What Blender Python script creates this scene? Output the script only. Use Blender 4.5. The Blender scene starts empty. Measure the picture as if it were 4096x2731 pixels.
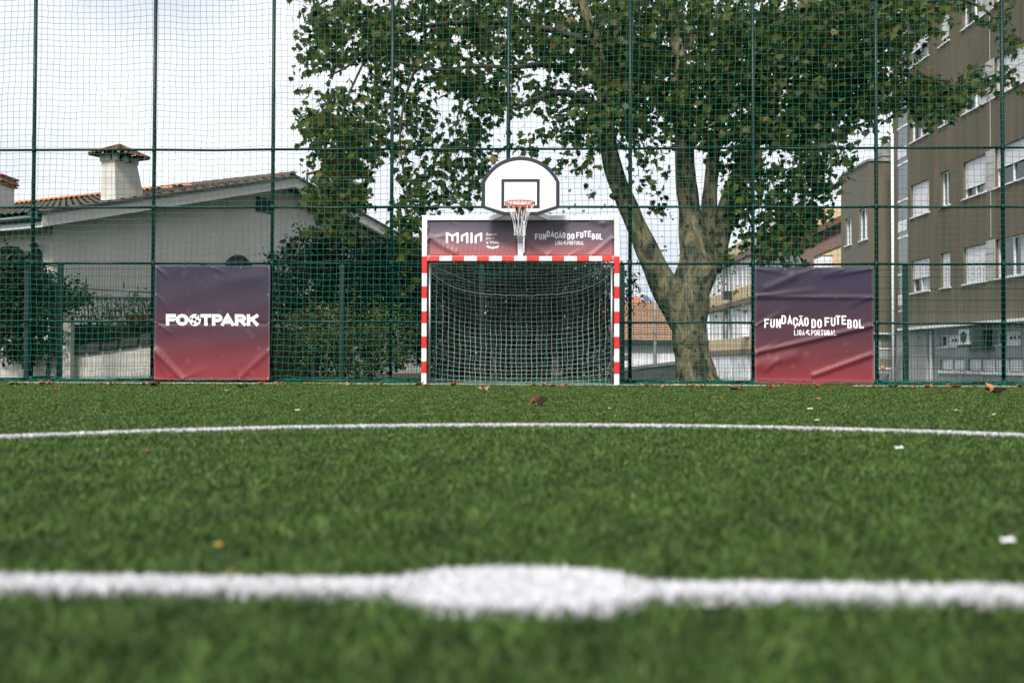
import bpy, bmesh, math, random
import numpy as np
from mathutils import Matrix, Vector

# ------------------------------------------------------------------ camera, world, sun, exposure
SC = bpy.context.scene
COL = SC.collection
RAD = math.radians
CAM_H, TILT, ROLL = 0.371, 1.115, 0.2
cd = bpy.data.cameras.new('camera'); cam = bpy.data.objects.new('camera', cd); COL.objects.link(cam)
cd.lens = 35.0; cd.sensor_width = 36.0; cd.clip_start = 0.05; cd.clip_end = 1500
CAM_R = Matrix.Rotation(RAD(90 + TILT), 4, 'X') @ Matrix.Rotation(RAD(ROLL), 4, 'Z')
cam.matrix_world = Matrix.Translation((0, 0, CAM_H)) @ CAM_R
cd.dof.use_dof = True; cd.dof.focus_distance = 15.8; cd.dof.aperture_fstop = 1.9
SC.camera = cam

SUN_AZ, SUN_EL = 197.0, 45.0          # compass-like: 180 = behind the camera, 270 = left
sdir = Vector((math.sin(RAD(SUN_AZ)) * math.cos(RAD(SUN_EL)), math.cos(RAD(SUN_AZ)) * math.cos(RAD(SUN_EL)), math.sin(RAD(SUN_EL))))
world = bpy.data.worlds.new('World'); SC.world = world; world.use_nodes = True
nt = world.node_tree; N = nt.nodes; L = nt.links
bg = N['Background']; bg.inputs['Strength'].default_value = 0.072
sky = N.new('ShaderNodeTexSky'); sky.sky_type = 'NISHITA'; sky.sun_disc = False
sky.sun_elevation = RAD(SUN_EL); sky.sun_rotation = RAD(SUN_AZ)
tc = N.new('ShaderNodeTexCoord'); mp = N.new('ShaderNodeMapping'); mp.inputs['Scale'].default_value = (1.4, 1.4, 3.0)
no = N.new('ShaderNodeTexNoise'); no.inputs['Scale'].default_value = 1.6; no.inputs['Detail'].default_value = 6; no.inputs['Roughness'].default_value = 0.55
rp = N.new('ShaderNodeValToRGB')
rp.color_ramp.elements[0].position = 0.34; rp.color_ramp.elements[0].color = (6.5, 6.8, 7.8, 1)
rp.color_ramp.elements[1].position = 0.60; rp.color_ramp.elements[1].color = (10.2, 10.2, 10.5, 1)
mx = N.new('ShaderNodeMix'); mx.data_type = 'RGBA'; mx.inputs[0].default_value = 0.88
L.new(tc.outputs['Generated'], mp.inputs['Vector']); L.new(mp.outputs['Vector'], no.inputs['Vector'])
L.new(no.outputs['Fac'], rp.inputs['Fac'])
L.new(sky.outputs['Color'], mx.inputs[6]); L.new(rp.outputs['Color'], mx.inputs[7]); L.new(mx.outputs[2], bg.inputs['Color'])

sl = bpy.data.lights.new('sun', 'SUN'); so = bpy.data.objects.new('sun', sl); COL.objects.link(so)
sl.energy = 2.7; sl.angle = RAD(11); sl.color = (1.0, 0.955, 0.89)
so.rotation_euler = (-sdir).to_track_quat('-Z', 'Y').to_euler(); so.location = sdir * 60

SC.view_settings.view_transform = 'Standard'; SC.view_settings.look = 'None'
SC.view_settings.exposure = 0.78; SC.view_settings.gamma = 1.0; SC.view_settings.use_curve_mapping = False
SC.render.engine = 'CYCLES'
SC.cycles.use_denoising = True
SC.cycles.max_bounces = 7; SC.cycles.diffuse_bounces = 3; SC.cycles.glossy_bounces = 3
SC.cycles.transmission_bounces = 4; SC.cycles.transparent_max_bounces = 8
SC.cycles.caustics_reflective = False; SC.cycles.caustics_refractive = False

# ------------------------------------------------------------------ geometry helpers
F = 3982.0
rng = np.random.default_rng(11); random.seed(5)
CAMP = Vector((0, 0, CAM_H)); CR3 = CAM_R.to_3x3()
def ray(px, py): return CR3 @ Vector(((px - 2048) / F, -(py - 1365.5) / F, -1.0))
def atY(px, py, Y): r = ray(px, py); return CAMP + r * (Y / r.y)
def atX(px, py, X): r = ray(px, py); return CAMP + r * (X / r.x)
def atZ(px, py, Z=0.0): r = ray(px, py); return CAMP + r * ((Z - CAM_H) / r.z)
def onplane(px, py, p0, n):
    r = ray(px, py); return CAMP + r * ((Vector(p0) - CAMP).dot(n) / r.dot(n))

class MB:
    def __init__(s): s.v = []; s.f = []
    def add(s, vs, fs):
        b = len(s.v); s.v += [tuple(v) for v in vs]; s.f += [tuple(i + b for i in f) for f in fs]; return s
    def quad(s, a, b, c, d): return s.add([a, b, c, d], [(0, 1, 2, 3)])
    def box(s, x0, x1, y0, y1, z0, z1, M=None):
        vs = [Vector(p) for p in ((x0,y0,z0),(x1,y0,z0),(x1,y1,z0),(x0,y1,z0),(x0,y0,z1),(x1,y0,z1),(x1,y1,z1),(x0,y1,z1))]
        if M is not None: vs = [M @ v for v in vs]
        return s.add(vs, [(0,3,2,1),(4,5,6,7),(0,1,5,4),(1,2,6,5),(2,3,7,6),(3,0,4,7)])
    def tube(s, pts, r, n=6, cap=True):
        pts = [Vector(p) for p in pts]; m = len(pts)
        rs = list(r) if hasattr(r, '__len__') else [r] * m
        rings = []; up = None
        for i, p in enumerate(pts):
            t = (pts[min(i + 1, m - 1)] - pts[max(i - 1, 0)]).normalized()
            if up is None: up = Vector((0, 0, 1)) if abs(t.z) < 0.9 else Vector((1, 0, 0))
            a = t.cross(up); a = a.normalized() if a.length > 1e-6 else t.orthogonal().normalized()
            b = a.cross(t).normalized(); up = b
            rings += [p + (a * math.cos(2 * math.pi * k / n) + b * math.sin(2 * math.pi * k / n)) * rs[i] for k in range(n)]
        fs = []
        for i in range(m - 1):
            for k in range(n):
                fs.append((i * n + k, i * n + (k + 1) % n, (i + 1) * n + (k + 1) % n, (i + 1) * n + k))
        if cap: fs += [tuple(reversed(range(n))), tuple((m - 1) * n + k for k in range(n))]
        return s.add(rings, fs)
    def grid(s, fn, nu, nv):
        vs = [fn(i / nu, j / nv) for j in range(nv + 1) for i in range(nu + 1)]
        return s.add(vs, [(j*(nu+1)+i, j*(nu+1)+i+1, (j+1)*(nu+1)+i+1, (j+1)*(nu+1)+i) for j in range(nv) for i in range(nu)])
    def prism(s, poly, y0, y1):      # poly in (x, z)
        n = len(poly)
        return s.add([(x, y0, z) for x, z in poly] + [(x, y1, z) for x, z in poly],
                     [tuple(range(n)), tuple(reversed(range(n, 2 * n)))] + [(i, i + n, (i + 1) % n + n, (i + 1) % n) for i in range(n)])
    def build(s, name, mat, parent=None, smooth=False, bevel=0.0):
        me = bpy.data.meshes.new(name); me.from_pydata(s.v, [], s.f); me.update()
        return link(name, me, mat, parent, smooth, bevel)

def link(name, me, mat, parent=None, smooth=False, bevel=0.0):
    o = bpy.data.objects.new(name, me); COL.objects.link(o)
    if mat is not None and len(me.materials) == 0: me.materials.append(mat)
    if smooth: me.polygons.foreach_set('use_smooth', [True] * len(me.polygons))
    if bevel:
        b = o.modifiers.new('bevel', 'BEVEL'); b.width = bevel; b.segments = 2; b.limit_method = 'ANGLE'; b.angle_limit = RAD(40)
    if parent is not None:
        o.parent = parent
        if parent.type == 'EMPTY': o.matrix_parent_inverse = parent_inv(parent)
    return o
def parent_inv(p): return Matrix.Translation(p.location).inverted()
def empty(name, loc, label, cat, group=None):
    o = bpy.data.objects.new(name, None); COL.objects.link(o); o.location = loc; o.empty_display_size = 0.1
    return tag(o, label, cat, group)
def tag(o, label, cat, group=None):
    o['label'] = label; o['category'] = cat
    if group: o['group'] = group
    return o
def kind(o, k): o['kind'] = k; return o
def np_mesh(name, V, Fc, cols=None):
    """V (n,3), Fc (m,k) constant k; cols per-vertex (n,3)"""
    me = bpy.data.meshes.new(name); n = len(V); m, k = Fc.shape
    me.vertices.add(n); me.vertices.foreach_set('co', np.ascontiguousarray(V, dtype=np.float32).ravel())
    me.loops.add(m * k); me.loops.foreach_set('vertex_index', np.ascontiguousarray(Fc, dtype=np.int32).ravel())
    me.polygons.add(m); me.polygons.foreach_set('loop_start', np.arange(0, m * k, k, dtype=np.int32))
    me.update(calc_edges=True)
    if cols is not None:
        a = me.color_attributes.new('tint', 'FLOAT_COLOR', 'POINT')
        a.data.foreach_set('color', np.c_[cols, np.ones(n)].astype(np.float32).ravel())
    return me

# ------------------------------------------------------------------ materials
def mat(name, col, rough=0.6, var=0.0, scale=6.0, bump=0.0, bscale=60.0, metal=0.0, spec=0.5, col2=None, thresh=None, transl=0.0, attr=False, coat=0.0, detail=5, stretch=None):
    m = bpy.data.materials.new(name); m.use_nodes = True; nt = m.node_tree; n = nt.nodes; l = nt.links; b = n['Principled BSDF']
    b.inputs['Roughness'].default_value = rough; b.inputs['Metallic'].default_value = metal
    b.inputs['Specular IOR Level'].default_value = spec; b.inputs['Coat Weight'].default_value = coat
    t = n.new('ShaderNodeTexCoord'); src = None
    b.inputs['Base Color'].default_value = (*col, 1)
    if attr:
        a = n.new('ShaderNodeAttribute'); a.attribute_name = 'tint'; src = a.outputs['Color']
    elif var > 0 or col2 is not None:
        no = n.new('ShaderNodeTexNoise'); no.inputs['Scale'].default_value = scale; no.inputs['Detail'].default_value = detail; no.inputs['Roughness'].default_value = 0.62
        if stretch:
            mpp = n.new('ShaderNodeMapping'); mpp.inputs['Scale'].default_value = stretch; l.new(t.outputs['Object'], mpp.inputs[0]); l.new(mpp.outputs[0], no.inputs['Vector'])
        else: l.new(t.outputs['Object'], no.inputs['Vector'])
        r = n.new('ShaderNodeValToRGB')
        c2 = col2 if col2 is not None else tuple(c * (1 + var) for c in col); c1 = col if col2 is not None else tuple(c * (1 - var) for c in col)
        p0, p1 = thresh if thresh else (0.3, 0.7)
        r.color_ramp.elements[0].position = p0; r.color_ramp.elements[0].color = (*c1, 1)
        r.color_ramp.elements[1].position = p1; r.color_ramp.elements[1].color = (*c2, 1)
        l.new(no.outputs['Fac'], r.inputs['Fac']); src = r.outputs['Color']
    if src is not None: l.new(src, b.inputs['Base Color'])
    if bump > 0:
        nb = n.new('ShaderNodeTexNoise'); nb.inputs['Scale'].default_value = bscale; nb.inputs['Detail'].default_value = 4
        l.new(t.outputs['Object'], nb.inputs['Vector']); bp = n.new('ShaderNodeBump'); bp.inputs['Strength'].default_value = bump; bp.inputs['Distance'].default_value = 0.02
        l.new(nb.outputs['Fac'], bp.inputs['Height']); l.new(bp.outputs['Normal'], b.inputs['Normal'])
    if transl > 0:
        tr = n.new('ShaderNodeBsdfTranslucent'); ms = n.new('ShaderNodeMixShader'); ms.inputs[0].default_value = transl
        if src is not None: l.new(src, tr.inputs['Color'])
        else: tr.inputs['Color'].default_value = (*col, 1)
        l.new(b.outputs[0], ms.inputs[1]); l.new(tr.outputs[0], ms.inputs[2]); l.new(ms.outputs[0], n['Material Output'].inputs['Surface'])
    return m

M = {}
M['turf_base'] = mat('turf_base', (0.016, 0.032, 0.010), 0.9, 0.4, 40, spec=0.1)
M['blade'] = mat('turf_blade', (0.05, 0.1, 0.03), 0.55, attr=True, transl=0.25, spec=0.35)
M['white_blade'] = mat('white_blade', (0.78, 0.78, 0.8), 0.6, attr=True, transl=0.2, spec=0.3)
M['earth'] = mat('earth', (0.055, 0.045, 0.03), 0.95, 0.35, 3, 0.4, 30, spec=0.1)
M['asphalt'] = mat('asphalt', (0.09, 0.09, 0.092), 0.9, 0.25, 4, 0.3, 80, spec=0.2)
M['green_paint'] = mat('green_paint', (0.002, 0.018, 0.016), 0.4, 0.15, 12, spec=0.3)
M['green_bright'] = mat('green_bright', (0.002, 0.020, 0.016), 0.4, 0.12, 9)
M['green_wire'] = mat('green_wire', (0.006, 0.03, 0.022), 0.4)
M['net_green'] = mat('net_green', (0.001, 0.23, 0.15), 0.6, 0.12, 3, spec=0.25)
M['net_white'] = mat('net_white', (0.75, 0.75, 0.74), 0.7)
M['white_paint'] = mat('white_paint', (0.82, 0.82, 0.82), 0.4, 0.05, 7)
M['red_paint'] = mat('red_paint', (0.62, 0.022, 0.018), 0.38, 0.08, 9)
M['red_tape_toplit'] = mat('red_tape_toplit', (0.66, 0.055, 0.04), 0.30, 0.08, 9)  # paler than the post red: top lighting painted into the crossbar bands
M['galv'] = mat('galvanised', (0.42, 0.44, 0.45), 0.35, 0.15, 25, metal=0.75)
M['olive_grey'] = mat('strut_shadow_grey', (0.42, 0.43, 0.40), 0.45, 0.05, 5)
M['board'] = mat('board_white', (0.83, 0.83, 0.84), 0.28, 0.02, 3)
M['board_black'] = mat('board_black', (0.016, 0.020, 0.032), 0.38, 0.2, 12)
M['orange'] = mat('rim_orange', (0.72, 0.10, 0.022), 0.35, 0.1, 20)
M['rust'] = mat('bracket_brown', (0.30, 0.075, 0.04), 0.45, 0.15, 20)
M['rope'] = mat('white_rope', (0.75, 0.75, 0.74), 0.8)
M['steel'] = mat('steel', (0.5, 0.5, 0.5), 0.35, metal=0.9)
M['black'] = mat('black_plastic', (0.015, 0.015, 0.016), 0.5)
M['print_white'] = mat('print_white', (0.86, 0.86, 0.88), 0.45)
M['render_grey'] = mat('house_render', (0.74, 0.71, 0.67), 0.9, 0.09, 1.5, 0.35, 55, spec=0.2, stretch=(1, 1, .25))
M['render_cream'] = mat('garden_wall_render', (0.60, 0.57, 0.52), 0.9, 0.10, 3, 0.3, 40, spec=0.2)
M['fascia'] = mat('fascia', (0.60, 0.585, 0.56), 0.7, 0.05, 4)
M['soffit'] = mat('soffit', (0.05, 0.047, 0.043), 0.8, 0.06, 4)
M['tile_dark'] = mat('roof_tile_dark', (0.055, 0.040, 0.034), 0.9, bump=0.3, bscale=30, col2=(0.105, 0.072, 0.058), scale=7)
M['tile_pale'] = mat('roof_tile_pale', (0.27, 0.15, 0.095), 0.9, col2=(0.42, 0.25, 0.16), scale=5, bump=0.2, bscale=25)
M['tile_orange'] = mat('roof_tile_orange', (0.36, 0.115, 0.045), 0.85, col2=(0.56, 0.22, 0.085), scale=5, bump=0.2, bscale=25)
M['tile_mossy'] = mat('roof_tile_mossy', (0.035, 0.022, 0.017), 0.9, col2=(0.30, 0.10, 0.045), scale=9, thresh=(0.42, 0.62))
M['gutter'] = mat('gutter', (0.02, 0.035, 0.035), 0.4)
M['stone'] = mat('stone', (0.12, 0.11, 0.105), 0.95, col2=(0.26, 0.24, 0.225), scale=10, bump=0.5, bscale=25)
M['iron'] = mat('wrought_iron', (0.012, 0.013, 0.016), 0.5)
M['shutter_dark'] = mat('shutter_dark', (0.022, 0.02, 0.022), 0.5)
M['glass_dark'] = mat('window_glass', (0.02, 0.026, 0.032), 0.06, spec=0.8)
M['glass_grey'] = mat('stair_glass', (0.10, 0.11, 0.13), 0.12, 0.3, 1.3, spec=0.8)
M['terracotta'] = mat('terracotta', (0.33, 0.10, 0.05), 0.8, 0.1, 8)
M['sleeper'] = mat('dark_stone_edge', (0.04, 0.032, 0.03), 0.95, 0.5, 12, 0.5, 30)
M['brown'] = mat('brown_render', (0.152, 0.115, 0.082), 0.92, 0.2, 1.6, 0.5, 28, spec=0.15, stretch=(1, 1, .16))
M['brown_light'] = mat('taupe_render', (0.185, 0.155, 0.128), 0.92, 0.06, 1.2, 0.3, 28, spec=0.15)
M['concrete'] = mat('concrete', (0.36, 0.345, 0.345), 0.92, 0.2, 1.6, 0.3, 30, spec=0.2, stretch=(1, 1, .3))
M['concrete_dark'] = mat('concrete_weathered', (0.16, 0.15, 0.14), 0.95, col2=(0.38, 0.36, 0.34), scale=4, bump=0.3)
M['pvc'] = mat('white_pvc', (0.82, 0.82, 0.84), 0.35, 0.03, 3)
M['shutter'] = mat('roller_shutter', (0.80, 0.80, 0.83), 0.45, 0.04, 4)
M['panel_grey'] = mat('panel_grey', (0.48, 0.45, 0.445), 0.6, 0.03, 3)
M['beige'] = mat('beige_render', (0.62, 0.47, 0.29), 0.9, 0.06, 2, spec=0.2)
M['beige_brown'] = mat('brown_band', (0.20, 0.12, 0.10), 0.85, 0.1, 2)
M['brown_roof'] = mat('brown_roof', (0.13, 0.065, 0.045), 0.9, 0.3, 6)
M['garage'] = mat('white_wall', (0.72, 0.72, 0.74), 0.85, 0.05, 2)
M['solar'] = mat('solar_panel', (0.10, 0.14, 0.26), 0.12, spec=0.8)
M['curtain'] = mat('curtain', (0.55, 0.56, 0.58), 0.9, 0.05, 3)
M['bark'] = mat('bark', (0.10, 0.09, 0.065), 0.9)
M['leaf'] = mat('plane_leaf', (0.07, 0.08, 0.02), 0.5, attr=True, transl=0.4, spec=0.3)
M['shrub'] = mat('shrub_leaf', (0.03, 0.05, 0.02), 0.6, attr=True, transl=0.12, spec=0.2)
M['dry'] = mat('dry_leaf', (0.2, 0.09, 0.04), 0.75, attr=True, transl=0.12, spec=0.2)
M['twig'] = mat('twig', (0.05, 0.042, 0.03), 0.9, 0.3, 20)
M['paper'] = mat('litter_white', (0.8, 0.8, 0.82), 0.7)
M['yellow'] = mat('yellow_blade', (0.6, 0.42, 0.02), 0.6, attr=True)
M['skin'] = mat('skin', (0.45, 0.26, 0.19), 0.55)
M['shirt'] = mat('grey_shirt', (0.13, 0.15, 0.19), 0.9, 0.1, 20)
M['trouser'] = mat('dark_trousers', (0.03, 0.035, 0.05), 0.9)
M['hair'] = mat('grey_hair', (0.22, 0.19, 0.17), 0.8)

def bark_material():
    m = M['bark']; n = m.node_tree.nodes; l = m.node_tree.links; b = n['Principled BSDF']
    t = n.new('ShaderNodeTexCoord'); mpn = n.new('ShaderNodeMapping'); mpn.inputs['Scale'].default_value = (1, 1, 0.55); l.new(t.outputs['Object'], mpn.inputs['Vector'])
    base = n.new('ShaderNodeTexNoise'); base.inputs['Scale'].default_value = 4.2; base.inputs['Detail'].default_value = 2.5; base.inputs['Distortion'].default_value = 0.8; l.new(mpn.outputs[0], base.inputs['Vector'])
    r1 = n.new('ShaderNodeValToRGB'); cr = r1.color_ramp; cr.interpolation = 'CONSTANT'
    cr.elements[0].position = 0.0; cr.elements[0].color = (0.04, 0.032, 0.022, 1); cr.elements[1].position = 0.40; cr.elements[1].color = (0.10, 0.082, 0.046, 1)
    for p, c in ((0.47, (0.15, 0.12, 0.068)), (0.55, (0.25, 0.20, 0.115)), (0.64, (0.135, 0.12, 0.085))):
        e = cr.elements.new(p); e.color = (*c, 1)
    l.new(base.outputs['Fac'], r1.inputs['Fac'])
    b2 = n.new('ShaderNodeTexNoise'); b2.inputs['Scale'].default_value = 11; b2.inputs['Detail'].default_value = 3; l.new(mpn.outputs[0], b2.inputs['Vector'])
    r2 = n.new('ShaderNodeValToRGB'); r2.color_ramp.elements[0].position = 0.36; r2.color_ramp.elements[0].color = (0.25, 0.23, 0.2, 1); r2.color_ramp.elements[1].position = 0.43; r2.color_ramp.elements[1].color = (1, 1, 1, 1)
    l.new(b2.outputs['Fac'], r2.inputs['Fac'])
    mm = n.new('ShaderNodeMix'); mm.data_type = 'RGBA'; mm.blend_type = 'MULTIPLY'; mm.inputs[0].default_value = 1.0
    l.new(r1.outputs[0], mm.inputs[6]); l.new(r2.outputs[0], mm.inputs[7]); l.new(mm.outputs[2], b.inputs['Base Color'])
    bp = n.new('ShaderNodeBump'); bp.inputs['Strength'].default_value = 0.6; bp.inputs['Distance'].default_value = 0.03; l.new(base.outputs['Fac'], bp.inputs['Height']); l.new(bp.outputs[0], b.inputs['Normal'])
bark_material()

# ------------------------------------------------------------------ the pitch frame
YAW = RAD(1.6)
FD = Vector((math.cos(YAW), -math.sin(YAW), 0)); FN = Vector((math.sin(YAW), math.cos(YAW), 0))     # along the fence, away from camera
FY = 17.0                                    # fence line passes (0, FY)
def fence_pt(s, z, off=0.0): return Vector((0, FY, 0)) + FD * s + FN * off + Vector((0, 0, z))
def fence_at(px, py, off=0.0):               # (s, z) on the fence plane under a pixel
    p = onplane(px, py, Vector((0, FY, 0)) + FN * off, FN); q = p - Vector((0, FY, 0)); return q.dot(FD), p.z

# ------------------------------------------------------------------ ground
TZ = -0.022
kind(MB().box(-400, 400, -60, 900, -1.75, -1.5).build('ground', M['asphalt']), 'structure')
kind(MB().box(-30, 30, -20, 17.9, -1.49, TZ).build('pitch', M['turf_base']), 'structure')
kind(MB().box(-40, 2.2, 17.904, 60, -1.49, -0.06).build('garden_ground', M['earth']), 'structure')
kind(MB().box(2.204, 12.3, 17.904, 23.2, -1.49, -0.07).build('verge', M['earth']), 'structure')

def snoise(x, y, freq, seed, n=10):
    r = np.random.default_rng(seed); a = np.zeros_like(x)
    for i in range(n):
        th = r.uniform(0, 2 * np.pi); f = freq * r.uniform(0.6, 1.7)
        a += np.sin(f * (np.cos(th) * x + np.sin(th) * y) + r.uniform(0, 6.28))
    return a / math.sqrt(n)
CC, CRAD = (0.33, 1.61), 4.29                # centre circle
SPOT, SPR = (0.015, 1.66), 0.198
def half_y(x): return 1.658 - 0.035 * x
GOAL_Y = 15.89
def goal_line_y(x): return GOAL_Y - math.tan(YAW) * (x - 0.13)
def d_lines(x, y):
    j = snoise(x, y, 160, 3) * 0.006
    circ = np.abs(np.hypot(x - CC[0], y - CC[1]) - CRAD) - 0.045
    circ = np.where(y > 1.9, circ, 9)
    half = np.abs(y - half_y(x)) - 0.041
    spot = ((np.abs(x - SPOT[0]) / .205) ** 2.7 + (np.abs(y - SPOT[1]) / .143) ** 2.7) ** (1 / 2.7) * .19 - .19
    gl = np.abs(y - (GOAL_Y + 0.06 - math.tan(YAW) * (x - 0.13))) - 0.04
    ye = np.abs(y - (GOAL_Y + 0.40 - math.tan(YAW) * (x - 0.13))) - 0.04
    return [circ + j, half + j, spot + j, gl + j, ye + j]
def blades(x, y, cols, h, w, lean):
    n = len(x); th = rng.uniform(0, 2 * np.pi, n); hh = h * rng.uniform(0.65, 1.15, n); ww = w * rng.uniform(0.7, 1.3, n)
    la = rng.uniform(0, 2 * np.pi, n); ll = lean * hh * rng.uniform(0.2, 1.2, n)
    dx, dy = np.cos(th) * ww, np.sin(th) * ww
    V = np.empty((n, 5, 3))
    mx_, my_ = x + 0.35 * ll * np.cos(la), y + 0.35 * ll * np.sin(la)
    V[:, 0] = np.c_[x - dx, y - dy, np.full(n, TZ)]; V[:, 1] = np.c_[x + dx, y + dy, np.full(n, TZ)]
    V[:, 2] = np.c_[mx_ + dx * .9, my_ + dy * .9, TZ + hh * 0.6]; V[:, 3] = np.c_[mx_ - dx * .9, my_ - dy * .9, TZ + hh * 0.6]
    V[:, 4] = np.c_[x + ll * np.cos(la), y + ll * np.sin(la), TZ + hh]
    b = np.arange(n)[:, None] * 5
    T = np.concatenate([b + np.array([[0, 1, 2]]), b + np.array([[0, 2, 3]]), b + np.array([[3, 2, 4]])], 0)
    return V.reshape(-1, 3), T, np.repeat(cols, 5, axis=0)
def build_turf():
    n = 720000
    d = rng.uniform(0.95 ** 1.07, 17.7 ** 1.07, n) ** (1 / 1.07)
    x = rng.uniform(-1, 1, n) * (0.66 * d + 0.4)
    dl = d_lines(x, d); ok = np.min(np.array(dl), axis=0) > 0; x, y = x[ok], d[ok]
    g = snoise(x, y, 38, 8) * 0.5 + snoise(x, y, 9, 9) * 0.35
    r = rng.uniform(0, 1, len(x))[:, None]
    c = np.array([0.015, 0.053, 0.007]) * (1 - r) + np.array([0.084, 0.152, 0.024]) * r
    pale = rng.uniform(0, 1, len(x)) < 0.04 + 0.011 * y; c[pale] = np.array([0.16, 0.205, 0.055])
    c *= np.clip(1 + 0.40 * g, 0.35, 1.9)[:, None]
    V, T, Cc = blades(x, y, c, 0.021 * np.clip(1 + 0.2 * g, 0.6, 1.3), 0.0010 + 0.00036 * y, 1.5)
    o = link('artificial_turf', np_mesh('artificial_turf', V, T, Cc), M['blade']); kind(o, 'stuff'); o['label'] = 'short dark green artificial turf covering the pitch'
    for i, (name, nn, box) in enumerate((('centre_circle_line', 42000, (-4.2, 4.9, 2.2, 6.0)), ('halfway_line', 40000, (-1.7, 1.7, 1.5, 1.82)), ('centre_spot', 15000, (-0.25, 0.28, 1.4, 1.9)), ('goal_line', 12000, (-10, 10, 15.3, 16.5)), ('yellow_line', 2600, (-9, 9, 15.9, 16.9)))):
        need = nn; X = []; Y = []
        for _ in range(60):
            x = rng.uniform(box[0], box[1], 120000); y = rng.uniform(box[2], box[3], 120000)
            dl = d_lines(x, y); ok = dl[i] < 0
            if i == 1: ok &= dl[2] > 0
            if i == 4: ok &= (np.abs(x + 3.05) < 0.38) | (np.abs(x - 3.0) < 0.55)
            if i == 3: ok &= snoise(x, y, 2.3, 21) > -0.5
            X.append(x[ok]); Y.append(y[ok])
            if sum(map(len, X)) > need: break
        x = np.concatenate(X)[:need]; y = np.concatenate(Y)[:need]
        t = rng.uniform(0.8, 1.0, len(x))[:, None]
        c = t * (np.array([0.80, 0.80, 0.83]) if i < 4 else np.array([0.65, 0.45, 0.02]))
        gm = (rng.uniform(0, 1, len(x)) < .07) & (np.array(d_lines(x, y)[i]) > -.03); c[gm] = np.array([.05, .11, .03])
        V, T, Cc = blades(x, y, c, 0.024, 0.0020 + 0.0005 * y, 0.9)
        kind(link(name, np_mesh(name, V, T, Cc), M['white_blade'] if i < 4 else M['yellow']), 'structure')
build_turf()

# ------------------------------------------------------------------ steel fence, net and welded-mesh fence
RAILS = [0.03, 1.03, 2.03, 3.0, 4.0]
POST_PX = [-345, 130, 612, 1088, 1565, 2032, 2520, 3012, 3506, 4013, 4520]
POST_S = [fence_at(px, 1100)[0] for px in POST_PX]
def build_fence():
    e = empty('steel_fence', fence_pt(0, 0), 'tall dark green steel fence frame of round posts and horizontal rails behind the goal', 'fence')
    for s in POST_S:
        MB().tube([fence_pt(s, -0.05), fence_pt(s, 4.0), fence_pt(s, 8.2)], 0.032, 12).build('post', M['green_paint'], e, True)
        for z in RAILS:
            MB().tube([fence_pt(s, z - 0.05), fence_pt(s, z + 0.05)], 0.0365, 12).build('rail_collar', M['green_paint'], e, True)
    for i in range(len(POST_S) - 1):
        for z in RAILS + [8.1]:
            a, b = POST_S[i] + 0.033, POST_S[i + 1] - 0.033
            dz = random.uniform(-0.008, 0.008)
            MB().tube([fence_pt(a, z), fence_pt((a + b) / 2, z + dz - 0.004), fence_pt(b, z)], 0.021 if z > 0.5 else 0.026, 10).build('rail', M['green_paint'], e, True)
    w = MB()
    pts = [fence_pt(-10.5 + 21 * k / 40, 3.47 - 0.012 * math.sin(k * 1.3), -0.03) for k in range(41)]
    tag(w.tube(pts, 0.002, 4).build('steel_wire', M['steel']), 'thin steel wire strung across the fence posts above the backboard', 'wire')
build_fence()

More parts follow.
